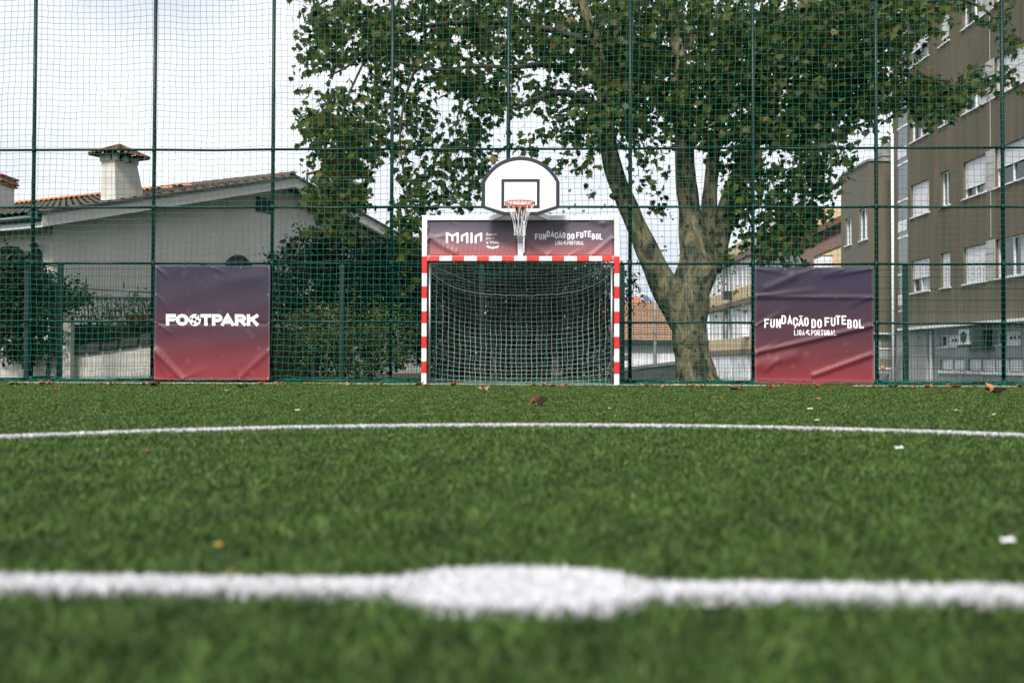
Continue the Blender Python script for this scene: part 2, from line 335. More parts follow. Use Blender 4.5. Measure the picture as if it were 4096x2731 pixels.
BANNER_S = [(fence_at(612, 1300)[0] - .05, fence_at(1088, 1300)[0] + .05), (fence_at(3012, 1300)[0] - .05, fence_at(3506, 1300)[0] + .05)]
def build_net():
    cw, ch = 0.108, 0.1035
    nx, nz = int(20.6 / cw), int(8.1 / ch)
    s = (np.arange(nx + 1) - nx / 2) * cw
    S, K = np.meshgrid(s, np.arange(nz + 1))
    Z = 0.012 + K * ch
    ps = np.array(POST_S); idx = np.clip(np.searchsorted(ps, S) - 1, 0, len(ps) - 2)
    fr = np.clip((S - ps[idx]) / (ps[idx + 1] - ps[idx]), 0, 1); sag = 4 * fr * (1 - fr)
    hz = np.clip(Z / 8, 0, 1)
    Z2 = Z - sag * (0.055 * hz ** 2 + 0.012) + snoise(S, Z, 7, 31) * 0.007 + rng.normal(0, 0.0035, S.shape)
    S2 = S + 0.03 * np.sin(Z * 0.9 + S * 0.5) * 0.6 + snoise(S, Z, 5, 32) * 0.008 + rng.normal(0, 0.004, S.shape)
    # slack at the bottom: rows pushed together, columns skewed
    low = np.clip(1 - Z / 1.0, 0, 1) ** 2
    S2 += low * (0.045 * np.sin(S * 2.1) + snoise(S, Z * 3, 14, 34) * 0.03)
    Z2 = np.where(Z < 0.3, Z2 - low * 0.03 + snoise(S, Z, 17, 35) * 0.02 * low, Z2)
    Z2 = np.maximum(Z2, 0.004)
    bz = ((S > BANNER_S[0][0]) & (S < BANNER_S[0][1]) | (S > BANNER_S[1][0]) & (S < BANNER_S[1][1])) & (Z < 2.1); bz2 = np.where(bz, 0.0, 1.0)
    off = -0.05 - bz2 * 0.02 * sag * (0.4 + snoise(S, Z, 1.3, 33) * 0.5) - bz2 * low * 0.06 * np.abs(snoise(S, Z, 6, 36))
    P = (np.array([0, FY, 0]) + S2[..., None] * np.array(FD) + off[..., None] * np.array(FN)); P[..., 2] = Z2
    r = 0.0035; VS = []; FS = []; base = 0
    def strips(A, nrm1, nrm2):
        nonlocal base
        n, m, _ = A.shape; ang = [0.5, 2.6, 4.7]
        V = np.stack([A + r * (math.cos(a) * nrm1 + math.sin(a) * nrm2) for a in ang], axis=2)   # n,m,3,3
        ids = base + np.arange(n * m * 3).reshape(n, m, 3)
        f = [np.stack([ids[:, :-1, k], ids[:, :-1, (k + 1) % 3], ids[:, 1:, (k + 1) % 3], ids[:, 1:, k]], -1).reshape(-1, 4) for k in range(3)]
        VS.append(V.reshape(-1, 3)); FS.append(np.concatenate(f)); base += n * m * 3
    fd, fn, up = np.array(FD), np.array(FN), np.array([0, 0, 1.0])
    strips(P, up, fn); strips(P.transpose(1, 0, 2), fd, fn)
    o = link('safety_net', np_mesh('safety_net', np.concatenate(VS), np.concatenate(FS)), M['net_green'])
    tag(o, 'green square-mesh ball net hanging over the whole steel fence', 'net')
    for (a, b, n) in ((-4.3, -2.0, 16), (-2.0, 1.9, 26), (1.9, 4.3, 18), (4.3, 9.0, 34), (-9, -4.3, 34)):       # slack net lying along the foot of the fence
        m = MB()
        for k in range(n):
            x = rng.uniform(a, b); pts = []
            q = rng.uniform(-0.12, 0.12, 2); hgt = rng.uniform(0.01, 0.07)
            for t in np.linspace(0, 1, 7):
                pts.append(fence_pt(x + (t - .5) * rng.uniform(0.18, 0.34) + q[0] * math.sin(3 * t), 0.006 + hgt * abs(math.sin(math.pi * (t * 1.5 + q[1]))), -0.10 - 0.08 * rng.uniform(0, 1)))
            m.tube(pts, 0.003, 4)
        o2 = m.build('net_slack', M['net_green'], o); kind(o2, 'stuff')
build_net()

WOFF = 0.62
def build_wire_fence():
    e = empty('mesh_fence', fence_pt(0, 0, WOFF), 'low dark green welded wire mesh fence standing just behind the steel fence', 'fence')
    px = [240, 808, 1367, 1926, 2487, 3048, 3622, 4190]
    ss = [fence_at(p, 1300, WOFF)[0] for p in px]
    for s in ss:
        m = MB(); p = fence_pt(s, 0, WOFF)
        Mx = Matrix.Translation(p) @ Matrix.Rotation(-YAW, 4, 'Z')
        m.box(-0.045, 0.045, -0.03, 0.03, -0.05, 2.06, Mx); m.box(-0.05, 0.05, -0.035, 0.035, 2.06, 2.075, Mx)
        m.build('post', M['green_bright'], e, bevel=0.006)
    def panel(fa, fb, name, parent, sp=0.05):
        m = MB(); n = int(round((fb - fa).length / sp)); dirv = (fb - fa).normalized(); side = dirv.cross(Vector((0, 0, 1)))
        def bar(a, b, r):
            t = (b - a).normalized(); u = t.cross(side).normalized()
            m.add([a + u * r, a - u * r * .5 + side * r * .9, a - u * r * .5 - side * r * .9, b + u * r, b - u * r * .5 + side * r * .9, b - u * r * .5 - side * r * .9], [(0, 1, 4, 3), (1, 2, 5, 4), (2, 0, 3, 5)])
        for k in range(n + 1):
            p = fa.lerp(fb, k / n); bar(p, p + Vector((0, 0, 2.03)), 0.0032)
        for z in [0.05 + 0.2 * k for k in range(10)] + [1.98]:
            bar(fa + Vector((0, 0, z)) + side * 0.005, fb + Vector((0, 0, z)) + side * 0.005, 0.004)
        return kind(m.build(name, M['green_wire'], parent), 'stuff')
    for i in range(len(ss) - 1):
        panel(fence_pt(ss[i] + 0.05, 0.01, WOFF), fence_pt(ss[i + 1] - 0.05, 0.01, WOFF), 'mesh_panel', e)
    # gate leaf standing ajar at the left corner, and its post
    g = empty('mesh_gate', fence_pt(ss[0], 0, WOFF), 'narrow green mesh gate leaf standing ajar beside the corner post of the mesh fence', 'gate')
    a = fence_pt(ss[0] - 0.07, 0.02, WOFF); b = atY(124, 1500, 16.95 + 0.32); b.z = 0.02
    panel(b, a, 'mesh_panel', g)
    for z in (0.04, 2.02): MB().tube([a + Vector((0, 0, z)), b + Vector((0, 0, z))], 0.014, 8).build('gate_rail', M['green_bright'], g, True)
    MB().tube([b - Vector((0, 0, .02)), b + Vector((0, 0, 2.05))], 0.016, 8).build('gate_stile', M['green_bright'], g, True)
    p = atY(108, 1400, 17.35); p.z = 0
    MB().box(p.x - 0.04, p.x + 0.04, p.y - 0.04, p.y + 0.04, -0.06, 2.1).build('gate_post', M['green_bright'], g, bevel=0.006)
build_wire_fence()

# ------------------------------------------------------------------ goal with frame, backboard, banners
GC = Vector((0.13, GOAL_Y, 0))
MG = Matrix.Translation(GC) @ Matrix.Rotation(-YAW, 4, 'Z')
GH = 1.965          # underside of crossbar
def build_goal():
    e = empty('football_goal', GC, 'small red and white striped football goal with a tall white upper frame', 'goal')
    W = 1.5; p = 0.08; top = 2.70
    for s in (-1, 1):
        x0, x1 = (W, W + p) if s > 0 else (-W - p, -W)
        MB().box(x0, x1, 0, 0.08, -0.03, top, MG).build('goal_post', M['white_paint'], e, bevel=0.008)
        zs = [2.043, 1.79] if s < 0 else [2.04, 1.77]
        bands = [(GH + 0.08, 1.765)] + [(1.765 - 0.2 - 0.4 * k, 1.765 - 0.4 - 0.4 * k) for k in range(5)]
        for a, b in bands:
            if a < 0.2: continue
            MB().box(x0 - .002, x1 + .002, -.002, .082, max(b, 0.0), a, MG).build('red_band', M['red_paint'], e, bevel=0.008)
        # galvanised upright behind the post, where the net is tied
        MB().tube([MG @ Vector((s * 1.465, 0.12, -0.03)), MG @ Vector((s * 1.465, 0.12, 1.93))], 0.019, 10).build('net_pole', M['galv'], e, True)
        MB().tube([MG @ Vector((s * 1.47, 0.12, 0.015)), MG @ Vector((s * 1.47, 0.98, 0.015))], 0.013, 8).build('ground_bar', M['galv'], e, True)
    MB().box(-W + .003, W - .003, 0.002, 0.078, GH, GH + p, MG).build('crossbar', M['white_paint'], e, bevel=0.008)
    for k in range(0, 15, 2):
        a = -1.5 + 0.2 * k + (0.005 if k == 0 else 0)
        MB().box(a, min(a + 0.2, 1.494), -0.001, 0.081, GH - .002, GH + p + .002, MG).build('red_band', M['red_tape_toplit'], e, bevel=0.008)
    MB().box(-W + .003, W - .003, 0.002, 0.078, top - p, top - .002, MG).build('top_bar', M['white_paint'], e, bevel=0.006)
    MB().box(-0.04, 0.04, 0.01, 0.07, GH + p + .003, top - p - .003, MG).build('centre_strut', M['olive_grey'], e, bevel=0.005)  # grey strut, its olive tone painted in for shadow on the upper half
    MB().box(-0.0415, 0.0415, 0.008, 0.072, GH + p + .004, GH + p + .2, MG).build('strut_lit_end', M['white_paint'], e, bevel=0.005)  # lower end in white, left out of the painted shadow
build_goal()

def build_goal_net():
    nu, nv = 34, 31; W = 1.47
    def P(u, v):
        x = (u * 2 - 1); ax = abs(x)
        arc = 2.95; s = v * arc
        rear = 1 - 0.0 * ax
        edge = (1 - ax ** 6)
        if s < 1.0:                       # roof panel, sagging back from the crossbar
            t = s / 1.0; y = 0.04 + 0.92 * t; z = GH - 0.02 - 0.34 * t ** 1.25
        else:
            t = (s - 1.0) / (arc - 1.0); y = 0.96 + 0.06 * math.sin(math.pi * t); z = (GH - 0.36) * (1 - t) + 0.0
        sagc = (1 - x * x)
        z -= sagc * 0.14 * min(1, s / 0.8) * (1 if s < 2.3 else max(0, 1 - (s - 2.3) / 0.65 * 0.6))
        z += (1 - edge) * 0.20 * min(1, s / 1.0) * max(0, 1 - max(0, s - 1.0) / 1.9)
        y = 0.06 + (y - 0.06) * (0.12 + 0.88 * (1 - ax ** 5))
        w = 0.006
        return Vector((x * W + math.sin(v * 23 + x * 5) * w + rng.normal(0, .003), y + math.sin(u * 40) * w, max(0.004, z + rng.normal(0, .003))))
    G = [[MG @ P(i / nu, j / nv) for i in range(nu + 1)] for j in range(nv + 1)]
    m = MB(); r = 0.0020
    for j in range(nv + 1): m.tube(G[j], r, 3, False)
    for i in range(nu + 1): m.tube([G[j][i] for j in range(nv + 1)], r, 3, False)
    o = m.build('goal_net', M['net_white']); tag(o, 'white goal net sagging behind the red and white goal frame', 'net')
    jr = int(0.33 * nv); pts = []
    for i in range(nu + 1):
        p = G[jr][i].copy(); p.z -= 0.012 + 0.014 * math.sin(i * 2.4) * (1 - abs(i / nu * 2 - 1)); pts.append(p - Vector((0, 0.01, 0)))
    MB().tube(pts, 0.0035, 5).build('net_rope', M['rope'], o, True)
    for s, sx in ((0, 1), (nu, -1)):
        MB().tube([MG @ Vector((-sx * 1.46, 0.10, 1.92)), MG @ Vector((-sx * 1.30, 0.35, 1.86)), MG @ Vector((-sx * 0.8, 0.8, 1.68))], 0.0035, 5).build('net_rope', M['rope'], o, True)
build_goal_net()

def build_hoop():
    YB = -0.42                                       # board in front of the goal plane
    c = MG @ Vector((0, YB, 0))
    def pz(px, py): q = MG.inverted() @ onplane(px, py, c, FN); return q.x, q.z
    cx = 1900 + 795 / 4.356
    def cz(X, Y): return pz(1900 + X / 4.356, 600 + Y / 4.356)
    L_, T_ = cz(118, 560); R_, _ = cz(1472, 560); _, TOP = cz(795, 118); _, SB = cz(795, 1010); _, BT = cz(795, 1140); bl, _ = cz(490, 1140); br, _ = cz(1095, 1140)
    e = empty('basketball_hoop', MG @ Vector((0, YB, 2.6)), 'white fan-shaped basketball backboard with orange rim mounted above the goal', 'basketball hoop')
    def outline(ins):
        l, r_, t = L_ + ins, R_ - ins, TOP - ins; xc = (l + r_) / 2; a = (r_ - l) / 2; pts = []
        zs = T_ - ins * 0.1
        for k in range(0, 25):
            Rc = (a * a + (t - zs) ** 2) / (2 * (t - zs)); th0 = math.asin(min(1, a / Rc)); th = th0 * (1 - 2 * k / 24)
            pts.append((xc + Rc * math.sin(th), t - Rc + Rc * math.cos(th)))
        pts += [(l, SB + ins * .55), (bl + ins * .3, BT + ins), (br - ins * .3, BT + ins), (r_, SB + ins * .55)]
        return pts
    o1, o2 = outline(0.0), outline(0.054)
    def prism(poly, y0, y1): return [MG @ Vector((x, y0, z)) for x, z in poly], [MG @ Vector((x, y1, z)) for x, z in poly]
    n = len(o1)
    m = MB(); a, b = prism(o1, YB, YB + 0.03); m.add(a + b, [tuple(range(n)), tuple(reversed(range(n, 2 * n)))] + [(i, i + n, (i + 1) % n + n, (i + 1) % n) for i in range(n)]); m.build('backboard', M['board'], e)
    m = MB()
    A = [MG @ Vector((x, YB - 0.006, z)) for x, z in o1]; B = [MG @ Vector((x, YB - 0.006, z)) for x, z in o2]; A2 = [MG @ Vector((x, YB - .0005, z)) for x, z in o1]; B2 = [MG @ Vector((x, YB - 0.0005, z)) for x, z in o2]
    O1 = [MG @ Vector((x * 1.004, YB + 0.034, (z - 2.5) * 1.006 + 2.5)) for x, z in o1]
    m.add(A + B + O1 + B2, [(i, i + n, (i + 1) % n + n, (i + 1) % n) for i in range(n)] + [(i + 2 * n, i, (i + 1) % n, (i + 1) % n + 2 * n) for i in range(n)] + [(i + n, i + 3 * n, (i + 1) % n + 3 * n, (i + 1) % n + n) for i in range(n)])
    m.build('edge_padding', M['board_black'], e)
    x0, z1 = cz(460, 508); x1, z0 = cz(1127, 1018); t = 0.046
    for nm, (xa, xb, za, zb) in {'t': (x0, x1, z1 - t, z1), 'b': (x0, x1, z0, z0 + t), 'l': (x0, x0 + t, z0 + t, z1 - t), 'r': (x1 - t, x1, z0 + t, z1 - t)}.items():
        MB().box(xa, xb, YB - 0.003, YB + .001, za, zb, MG).build('target_stripe', M['board_black'], e)
    for X in (347, 1238):
        x, z = cz(X, 501); MB().tube([MG @ Vector((x, YB - 0.01, z)), MG @ Vector((x, YB, z))], 0.009, 10).build('bolt', M['steel'], e)
    # rim
    RR = 0.225; xc = (L_ + R_) / 2; zr = atY(2083, 809, 15.05).z; yc = YB - 0.15 - RR
    ring = lambda r, z, rr: [MG @ Vector((xc + r * math.cos(2 * math.pi * k / 40), yc + r * math.sin(2 * math.pi * k / 40), z)) for k in range(41)]
    MB().tube(ring(RR, zr, 0), 0.010, 8, False).build('rim', M['orange'], e, True)
    MB().tube(ring(RR, zr - 0.028, 0), 0.006, 6, False).build('lower_ring', M['orange'], e, True)
    m = MB()
    for k in range(24):
        a = math.pi * (0.0 + k / 24 * 2); m.tube([MG @ Vector((xc + RR * math.cos(a), yc + RR * math.sin(a), zr - .004)), MG @ Vector((xc + RR * math.cos(a + .1), yc + RR * math.sin(a + .1), zr - .026))], 0.004, 4)
    m.build('net_hook', M['orange'], e)
    m = MB(); m.box(xc - 0.09, xc + 0.09, YB - 0.165, YB - 0.006, zr - 0.035, zr - 0.012, MG); m.box(xc - 0.085, xc + 0.085, YB - 0.02, YB - 0.004, zr - 0.16, zr - 0.012, MG)
    m.build('rim_bracket', M['rust'], e, bevel=0.004)
    for dx in (-0.06, 0.06): MB().tube([MG @ Vector((xc + dx, YB - 0.035, zr - 0.13)), MG @ Vector((xc + dx, YB - 0.02, zr - 0.13))], 0.014, 10).build('bolt', M['white_paint'], e)
    # net of cords: 12 start points, crossing diamonds
    m = MB(); nst = 12; H = [0, .10, .17, .235, .295, .35, .40, .45]; Rd = [RR, .165, .135, .115, .10, .092, .086, .088]
    for k in range(nst):
        for sgn in (-1, 1):
            pts = []
            for q, (h, r) in enumerate(zip(H, Rd)):
                a = 2 * math.pi * (k + 0.5 * sgn * ((q + 1) // 2 * 1.0 if q else 0) * (0.5)) / nst + (0.03 * math.sin(k * 5 + q * 3))
                pts.append(MG @ Vector((xc + r * math.cos(a), yc + r * math.sin(a), zr - .02 - h + 0.008 * math.sin(k * 7 + q))))
            m.tube(pts, 0.0034, 4, False)
        a = 2 * math.pi * k / nst
        m.tube([MG @ Vector((xc + .088 * math.cos(a + t * .25), yc + .088 * math.sin(a + t * .25), zr - .47 - 0.03 * math.sin(math.pi * t))) for t in (0, .25, .5, .75, 1)], 0.0034, 4, False)
    kind(m.build('basket_net', M['rope'], e), 'stuff')
    # arms from the top bar to the board
    for s in (-1, 1):
        a = MG @ Vector((s * 0.45, -0.002, 2.655)); b = MG @ Vector((s * 0.12, YB + 0.03, 2.72))
        d = (b - a).normalized(); side = d.cross(Vector((0, 0, 1))).normalized() * 0.02; up = Vector((0, 0, 0.04))
        MB().add([a - side - up, a + side - up, a + side + up, a - side + up, b - side - up, b + side - up, b + side + up, b - side + up], [(0, 1, 2, 3), (7, 6, 5, 4), (0, 4, 5, 1), (1, 5, 6, 2), (2, 6, 7, 3), (3, 7, 4, 0)]).build('support_arm', M['white_paint'], e, bevel=0.004)
    MB().box(-0.14, 0.14, YB + 0.032, YB + 0.07, 2.60, 2.85, MG).build('mounting_plate', M['white_paint'], e, bevel=0.005)
build_hoop()

# ------------------------------------------------------------------ banners
def text_polys(body, x0, x1, z0, z1, bold=0.03):
    cu = bpy.data.curves.new('t', 'FONT'); cu.body = body; cu.size = 1.0; cu.offset = bold; cu.resolution_u = 4; cu.fill_mode = 'FRONT'
    ob = bpy.data.objects.new('t', cu); COL.objects.link(ob)
    bpy.context.view_layer.update()
    me = bpy.data.meshes.new_from_object(ob, depsgraph=bpy.context.evaluated_depsgraph_get())
    v = np.array([p.co[:2] for p in me.vertices]); f = [tuple(p.vertices) for p in me.polygons]
    bpy.data.objects.remove(ob); bpy.data.curves.remove(cu); bpy.data.meshes.remove(me)
    lo, hi = v.min(0), v.max(0)
    v = (v - lo) / (hi - lo) * np.array([x1 - x0, z1 - z0]) + np.array([x0, z0])
    return v, f
def disc(cx, cy, r, n=20): return [(cx + r * math.cos(2 * math.pi * k / n), cy + r * math.sin(2 * math.pi * k / n)) for k in range(n)]
def stroke(pts, w):                       # rounded thick polyline -> list of polygons
    out = []
    for (x0, y0), (x1, y1) in zip(pts[:-1], pts[1:]):
        a = math.atan2(y1 - y0, x1 - x0); h = w / 2; poly = []
        for k in range(7): t = a + math.pi / 2 + math.pi * k / 6; poly.append((x0 + h * math.cos(t), y0 + h * math.sin(t)))
        for k in range(7): t = a - math.pi / 2 + math.pi * k / 6; poly.append((x1 + h * math.cos(t), y1 + h * math.sin(t)))
        out.append(poly)
    return out
def banner_material(name, dots, grad):
    m = bpy.data.materials.new(name); m.use_nodes = True; nt = m.node_tree; n = nt.nodes; l = nt.links; b = n['Principled BSDF']
    uv = n.new('ShaderNodeUVMap'); sp = n.new('ShaderNodeSeparateXYZ'); l.new(uv.outputs[0], sp.inputs[0])
    r = n.new('ShaderNodeValToRGB'); e = r.color_ramp.elements; e[0].position = 0.0; e[0].color = (*grad[0][1], 1); e[1].position = 1.0; e[1].color = (*grad[-1][1], 1)
    for p, c in grad[1:-1]: q = e.new(p); q.color = (*c, 1)
    l.new(sp.outputs[1], r.inputs['Fac']); src = r.outputs[0]
    if dots:
        mp = n.new('ShaderNodeMapping'); mp.inputs['Scale'].default_value = dots; mp.inputs['Rotation'].default_value = (0, 0, 0.12); l.new(uv.outputs[0], mp.inputs[0])
        vo = n.new('ShaderNodeTexVoronoi'); vo.voronoi_dimensions = '2D'; vo.inputs['Randomness'].default_value = 0.0; vo.inputs['Scale'].default_value = 1.0; l.new(mp.outputs[0], vo.inputs['Vector'])
        rr = n.new('ShaderNodeValToRGB'); rr.color_ramp.elements[0].position = 0.2; rr.color_ramp.elements[0].color = (.55, .55, .55, 1); rr.color_ramp.elements[1].position = 0.3; rr.color_ramp.elements[1].color = (0, 0, 0, 1)
        l.new(vo.outputs['Distance'], rr.inputs[0])
        mi = n.new('ShaderNodeMix'); mi.data_type = 'RGBA'; l.new(rr.outputs[0], mi.inputs[0]); l.new(src, mi.inputs[6]); mi.inputs[7].default_value = (0.42, 0.37, 0.42, 1); src = mi.outputs[2]
    l.new(src, b.inputs['Base Color']); b.inputs['Roughness'].default_value = 0.5; b.inputs['Specular IOR Level'].default_value = 0.5
    tr = n.new('ShaderNodeBsdfTranslucent'); l.new(src, tr.inputs['Color']); ms = n.new('ShaderNodeMixShader'); ms.inputs[0].default_value = 0.22
    l.new(b.outputs[0], ms.inputs[1]); l.new(tr.outputs[0], ms.inputs[2]); l.new(ms.outputs[0], n['Material Output'].inputs['Surface'])
    return m
GRAD = [(0, (0.31, 0.038, 0.046)), (0.12, (0.23, 0.034, 0.044)), (0.40, (0.088, 0.027, 0.042)), (0.65, (0.050, 0.027, 0.050)), (1.0, (0.029, 0.027, 0.062))]
M['banner'] = banner_material('banner_print', None, GRAD)
M['banner_dots'] = banner_material('banner_print_dotted', (70, 30, 1), [(0, (0.50, 0.15, 0.15)), (0.2, (0.34, 0.12, 0.14)), (0.5, (0.13, 0.085, 0.11)), (1.0, (0.04, 0.04, 0.065))])
M['banner_small'] = banner_material('banner_print_small', None, [(0, (0.52, 0.17, 0.17)), (0.25, (0.36, 0.16, 0.18)), (0.6, (0.19, 0.145, 0.19)), (1.0, (0.06, 0.06, 0.09))])
M['banner_mark'] = banner_material('banner_faint_print', None, [(p, tuple(min(1, k * 1.2 + 0.012) for k in c)) for p, c in GRAD])
M['hem'] = banner_material('banner_hem', None, [(p, tuple(k * 1.15 + 0.03 for k in c)) for p, c in GRAD])

def banner(name, label, base, ud, zd, nd, w, h, creases, polys, mtl, black=(), marks=(), fine=0.0, nu=110, nv=90, hem=0.03, eyelets=(5, 5), billow=0.0, seed=0):
    """base = lower-left corner, ud along width, zd up, nd towards the viewer; u, v in 0..1"""
    rr = random.Random(seed)
    ph = [rr.uniform(0, 6.28) for _ in range(8)]
    def disp(u, v):
        x, z = u * w, v * h; d = 0.0
        for (u0, v0, u1, v1, amp, wd, fall) in creases:
            ax, az, bx, bz = u0 * w, v0 * h, u1 * w, v1 * h; L2 = (bx - ax) ** 2 + (bz - az) ** 2
            t = ((x - ax) * (bx - ax) + (z - az) * (bz - az)) / L2; tc_ = min(max(t, 0), 1)
            dd = math.hypot(x - ax - tc_ * (bx - ax), z - az - tc_ * (bz - az)); wl = wd * (0.25 + tc_ * 1.0) if fall else wd
            d += amp * math.exp(-(dd / wl) ** 2) * ((1 - 0.65 * tc_) if fall else 1)
        d += fine * math.sin(x * 86 + 1.5 * math.sin(z * 9 + ph[0]) + ph[1]) * (0.5 + 0.5 * math.sin(z * 5 + ph[2])) * min(1, 12 * min(u, 1 - u, v, 1 - v))
        d += 0.0022 * math.sin(x * 7 + z * 4 + ph[3]) + 0.0018 * math.sin(z * 13 - x * 3 + ph[4])
        d += billow * math.sin(math.pi * u) * math.sin(math.pi * v)
        return d
    def edge(u, v): return 0.006 * math.sin(u * 25 + ph[5]) * (1 if v < .02 or v > .98 else 0)
    def P(u, v, off=0.0): return base + ud * (u * w) + zd * (v * h) + nd * (disp(u, v) + off)
    m = MB(); m.grid(lambda i, j: P(i, j), nu, nv); o = m.build(name, mtl, None, True)
    me = o.data; uvl = me.uv_layers.new(name='UVMap'); n1 = nu + 1
    for lp in me.loops: uvl.data[lp.index].uv = ((lp.vertex_index % n1) / nu, (lp.vertex_index // n1) / nv)
    tag(o, label, 'banner', 'printed advertising banners')
    def flat(polylists, mt, nm, off):
        bm = bmesh.new()
        for verts, faces in polylists:
            vs = [bm.verts.new((x, 0, z)) for x, z in verts]
            for f in faces:
                try: bm.faces.new([vs[i] for i in f])
                except ValueError: pass
        bmesh.ops.triangulate(bm, faces=bm.faces[:])
        for _ in range(3):
            lg = [e_ for e_ in bm.edges if e_.calc_length() * max(w, h) > 0.05]
            if not lg: break
            bmesh.ops.subdivide_edges(bm, edges=lg, cuts=1); bmesh.ops.triangulate(bm, faces=[f for f in bm.faces if len(f.verts) > 3])
        uvs = []
        for v in bm.verts:
            u_, v_ = v.co.x, v.co.z; uvs.append((u_, v_)); v.co = P(u_, v_, off)
        me2 = bpy.data.meshes.new(nm); bm.to_mesh(me2); bm.free()
        ul = me2.uv_layers.new(name='UVMap')
        for lp in me2.loops: ul.data[lp.index].uv = uvs[lp.vertex_index]
        return link(nm, me2, mt, o)
    if marks: kind(flat(marks, M['banner_mark'], 'faint_print', 0.0012), 'stuff')
    for nm, plist in polys:
        if nm == 'letter_print':
            for iq, q in enumerate(plist): flat([q], M['print_white'], 'letter', 0.0025 + .0001 * (iq % 2))
        else: flat(plist, M['print_white'], nm, 0.0025)
    for q in black: flat([q], M['board_black'], 'ball_patch', 0.0045)
    if hem:
        for (a, b, c, d) in ((0, hem / w, 0, 1), (1 - hem / w, 1, 0, 1), (hem / w, 1 - hem / w, 0, hem / h), (hem / w, 1 - hem / w, 1 - hem / h, 1)):
            mm = MB(); k1, k2 = (3, 60) if b - a < 0.5 else (80, 3)
            mm.grid(lambda i, j: P(a + (b - a) * i, c + (d - c) * j, 0.002), k1, k2); hh = mm.build('hem', M['hem'], o, True); q = hh.data.uv_layers.new(name='UVMap')
            for lp in hh.data.loops: q.data[lp.index].uv = (0.5, c + (d - c) * ((lp.vertex_index // (k1 + 1)) / k2))
    ex, ez = eyelets; E_ = []
    for i in range(ex):
        for j in range(ez):
            if i in (0, ex - 1) or j in (0, ez - 1): E_.append((0.012 + 0.976 * i / (ex - 1), 0.012 + 0.976 * j / (ez - 1)))
    for u, v in E_:
        c = P(u, v, 0.004); mm = MB(); mm.tube([c + (ud * math.cos(a) + zd * math.sin(a)) * 0.011 for a in np.linspace(0, 2 * math.pi, 11)], 0.0035, 5, False); mm.build('eyelet', M['steel'], o, True)
    return o, P, E_

def fundacao(cw, x0, y0, x1, y1, dy=0):
    """cw: crop coordinate dict -> uv"""
    return cw
def icons(seed, n=34):
    r = random.Random(seed); out = []
    def ring(cx, cy, ra, t=0.006):
        k = 18; a = disc(cx, cy, ra, k); b = disc(cx, cy, ra - t, k); out.append((a + b, [(i, (i + 1) % k, k + (i + 1) % k, k + i) for i in range(k)]))
    for q in range(n):
        cx, cy = r.uniform(.06, .94), r.uniform(.05, .95); ty = r.choice('rxldpr')
        if ty == 'r': ring(cx, cy, r.choice([.014, .026, .04]))
        elif ty == 'x':
            for s in (-1, 1):
                for p in stroke([(cx - .013, cy - .013 * s), (cx + .013, cy + .013 * s)], .006): out.append((p, [tuple(range(len(p)))]))
        elif ty == 'l':
            a = r.uniform(0, 3); ln = r.uniform(.05, .14)
            x2, y2 = min(.95, max(.05, cx + ln * math.cos(a))), min(.95, max(.05, cy + ln * math.sin(a)))
            for p in stroke([(cx, cy), (x2, y2)], .006): out.append((p, [tuple(range(len(p)))]))
        elif ty == 'd':
            k = 5 if r.random() < .5 else 16; p = disc(cx, cy, .026, k); out.append((p, [tuple(range(k))]))
        else:
            for i in range(5):
                for j in range(4): p = disc(min(.97, cx + i * .017), min(.97, cy + j * .017), .0035, 6); out.append((p, [tuple(range(6))]))
    return out
def fund_text(conv):
    L1 = []
    for s, xa, xb, ya, yb, top in conv['words']:
        L1.append(text_polys(s, *conv['u'](xa, xb), *conv['v'](ya, yb)))
    return L1
def liga_logo(x0, x1, z0, z1):
    w, h = x1 - x0, z1 - z0; q = lambda a, b: (x0 + a * w, z0 + b * h)
    return [([q(.30, .92), q(.55, 1.0), q(.88, .78), q(.45, .70), q(.92, .18), q(1.0, 0), q(.72, .05), q(.18, .62)], [(0, 1, 2, 3), (0, 3, 7), (3, 4, 6, 7), (4, 5, 6)]),
            ([q(0, .55), q(.12, .70), q(.30, .30), q(.42, .05), q(.22, .25)], [(0, 1, 2, 3, 4)])]

def strip(pts, w, closed=False):
    """thick mitred polyline -> (verts, quads)"""
    P = [Vector((x, y)) for x, y in pts]; n = len(P); out = []
    for i in range(n):
        a = P[i - 1] if (i > 0 or closed) else None; b = P[(i + 1) % n] if (i < n - 1 or closed) else None
        d0 = (P[i] - a).normalized() if a is not None else None; d1 = (b - P[i]).normalized() if b is not None else None
        q = P[i].copy()
        if d0 is None: q = q - d1 * w / 2; nn = Vector((-d1.y, d1.x)); k = 1
        elif d1 is None: q = q + d0 * w / 2; nn = Vector((-d0.y, d0.x)); k = 1
        else:
            m_ = d0 + d1; m_ = m_.normalized() if m_.length > 1e-6 else d1; nn = Vector((-m_.y, m_.x)); k = 1 / max(.45, nn.dot(Vector((-d1.y, d1.x))))
        out += [tuple(q + nn * (w / 2 * k)), tuple(q - nn * (w / 2 * k))]
    f = [(2 * i, 2 * i + 1, 2 * i + 3, 2 * i + 2) for i in range(n - 1)]
    if closed: f.append((2 * n - 2, 2 * n - 1, 1, 0))
    return out, f
def _arc(cx, cy, rx, ry, a0, a1, n=8): return [(cx + rx * math.cos(math.radians(a0 + (a1 - a0) * k / n)), cy + ry * math.sin(math.radians(a0 + (a1 - a0) * k / n))) for k in range(n + 1)]
def _ring(r): return _arc(.5, 1 - r, .5, r, 0, 180, 10) + _arc(.5, r, .5, r, 180, 360, 10)
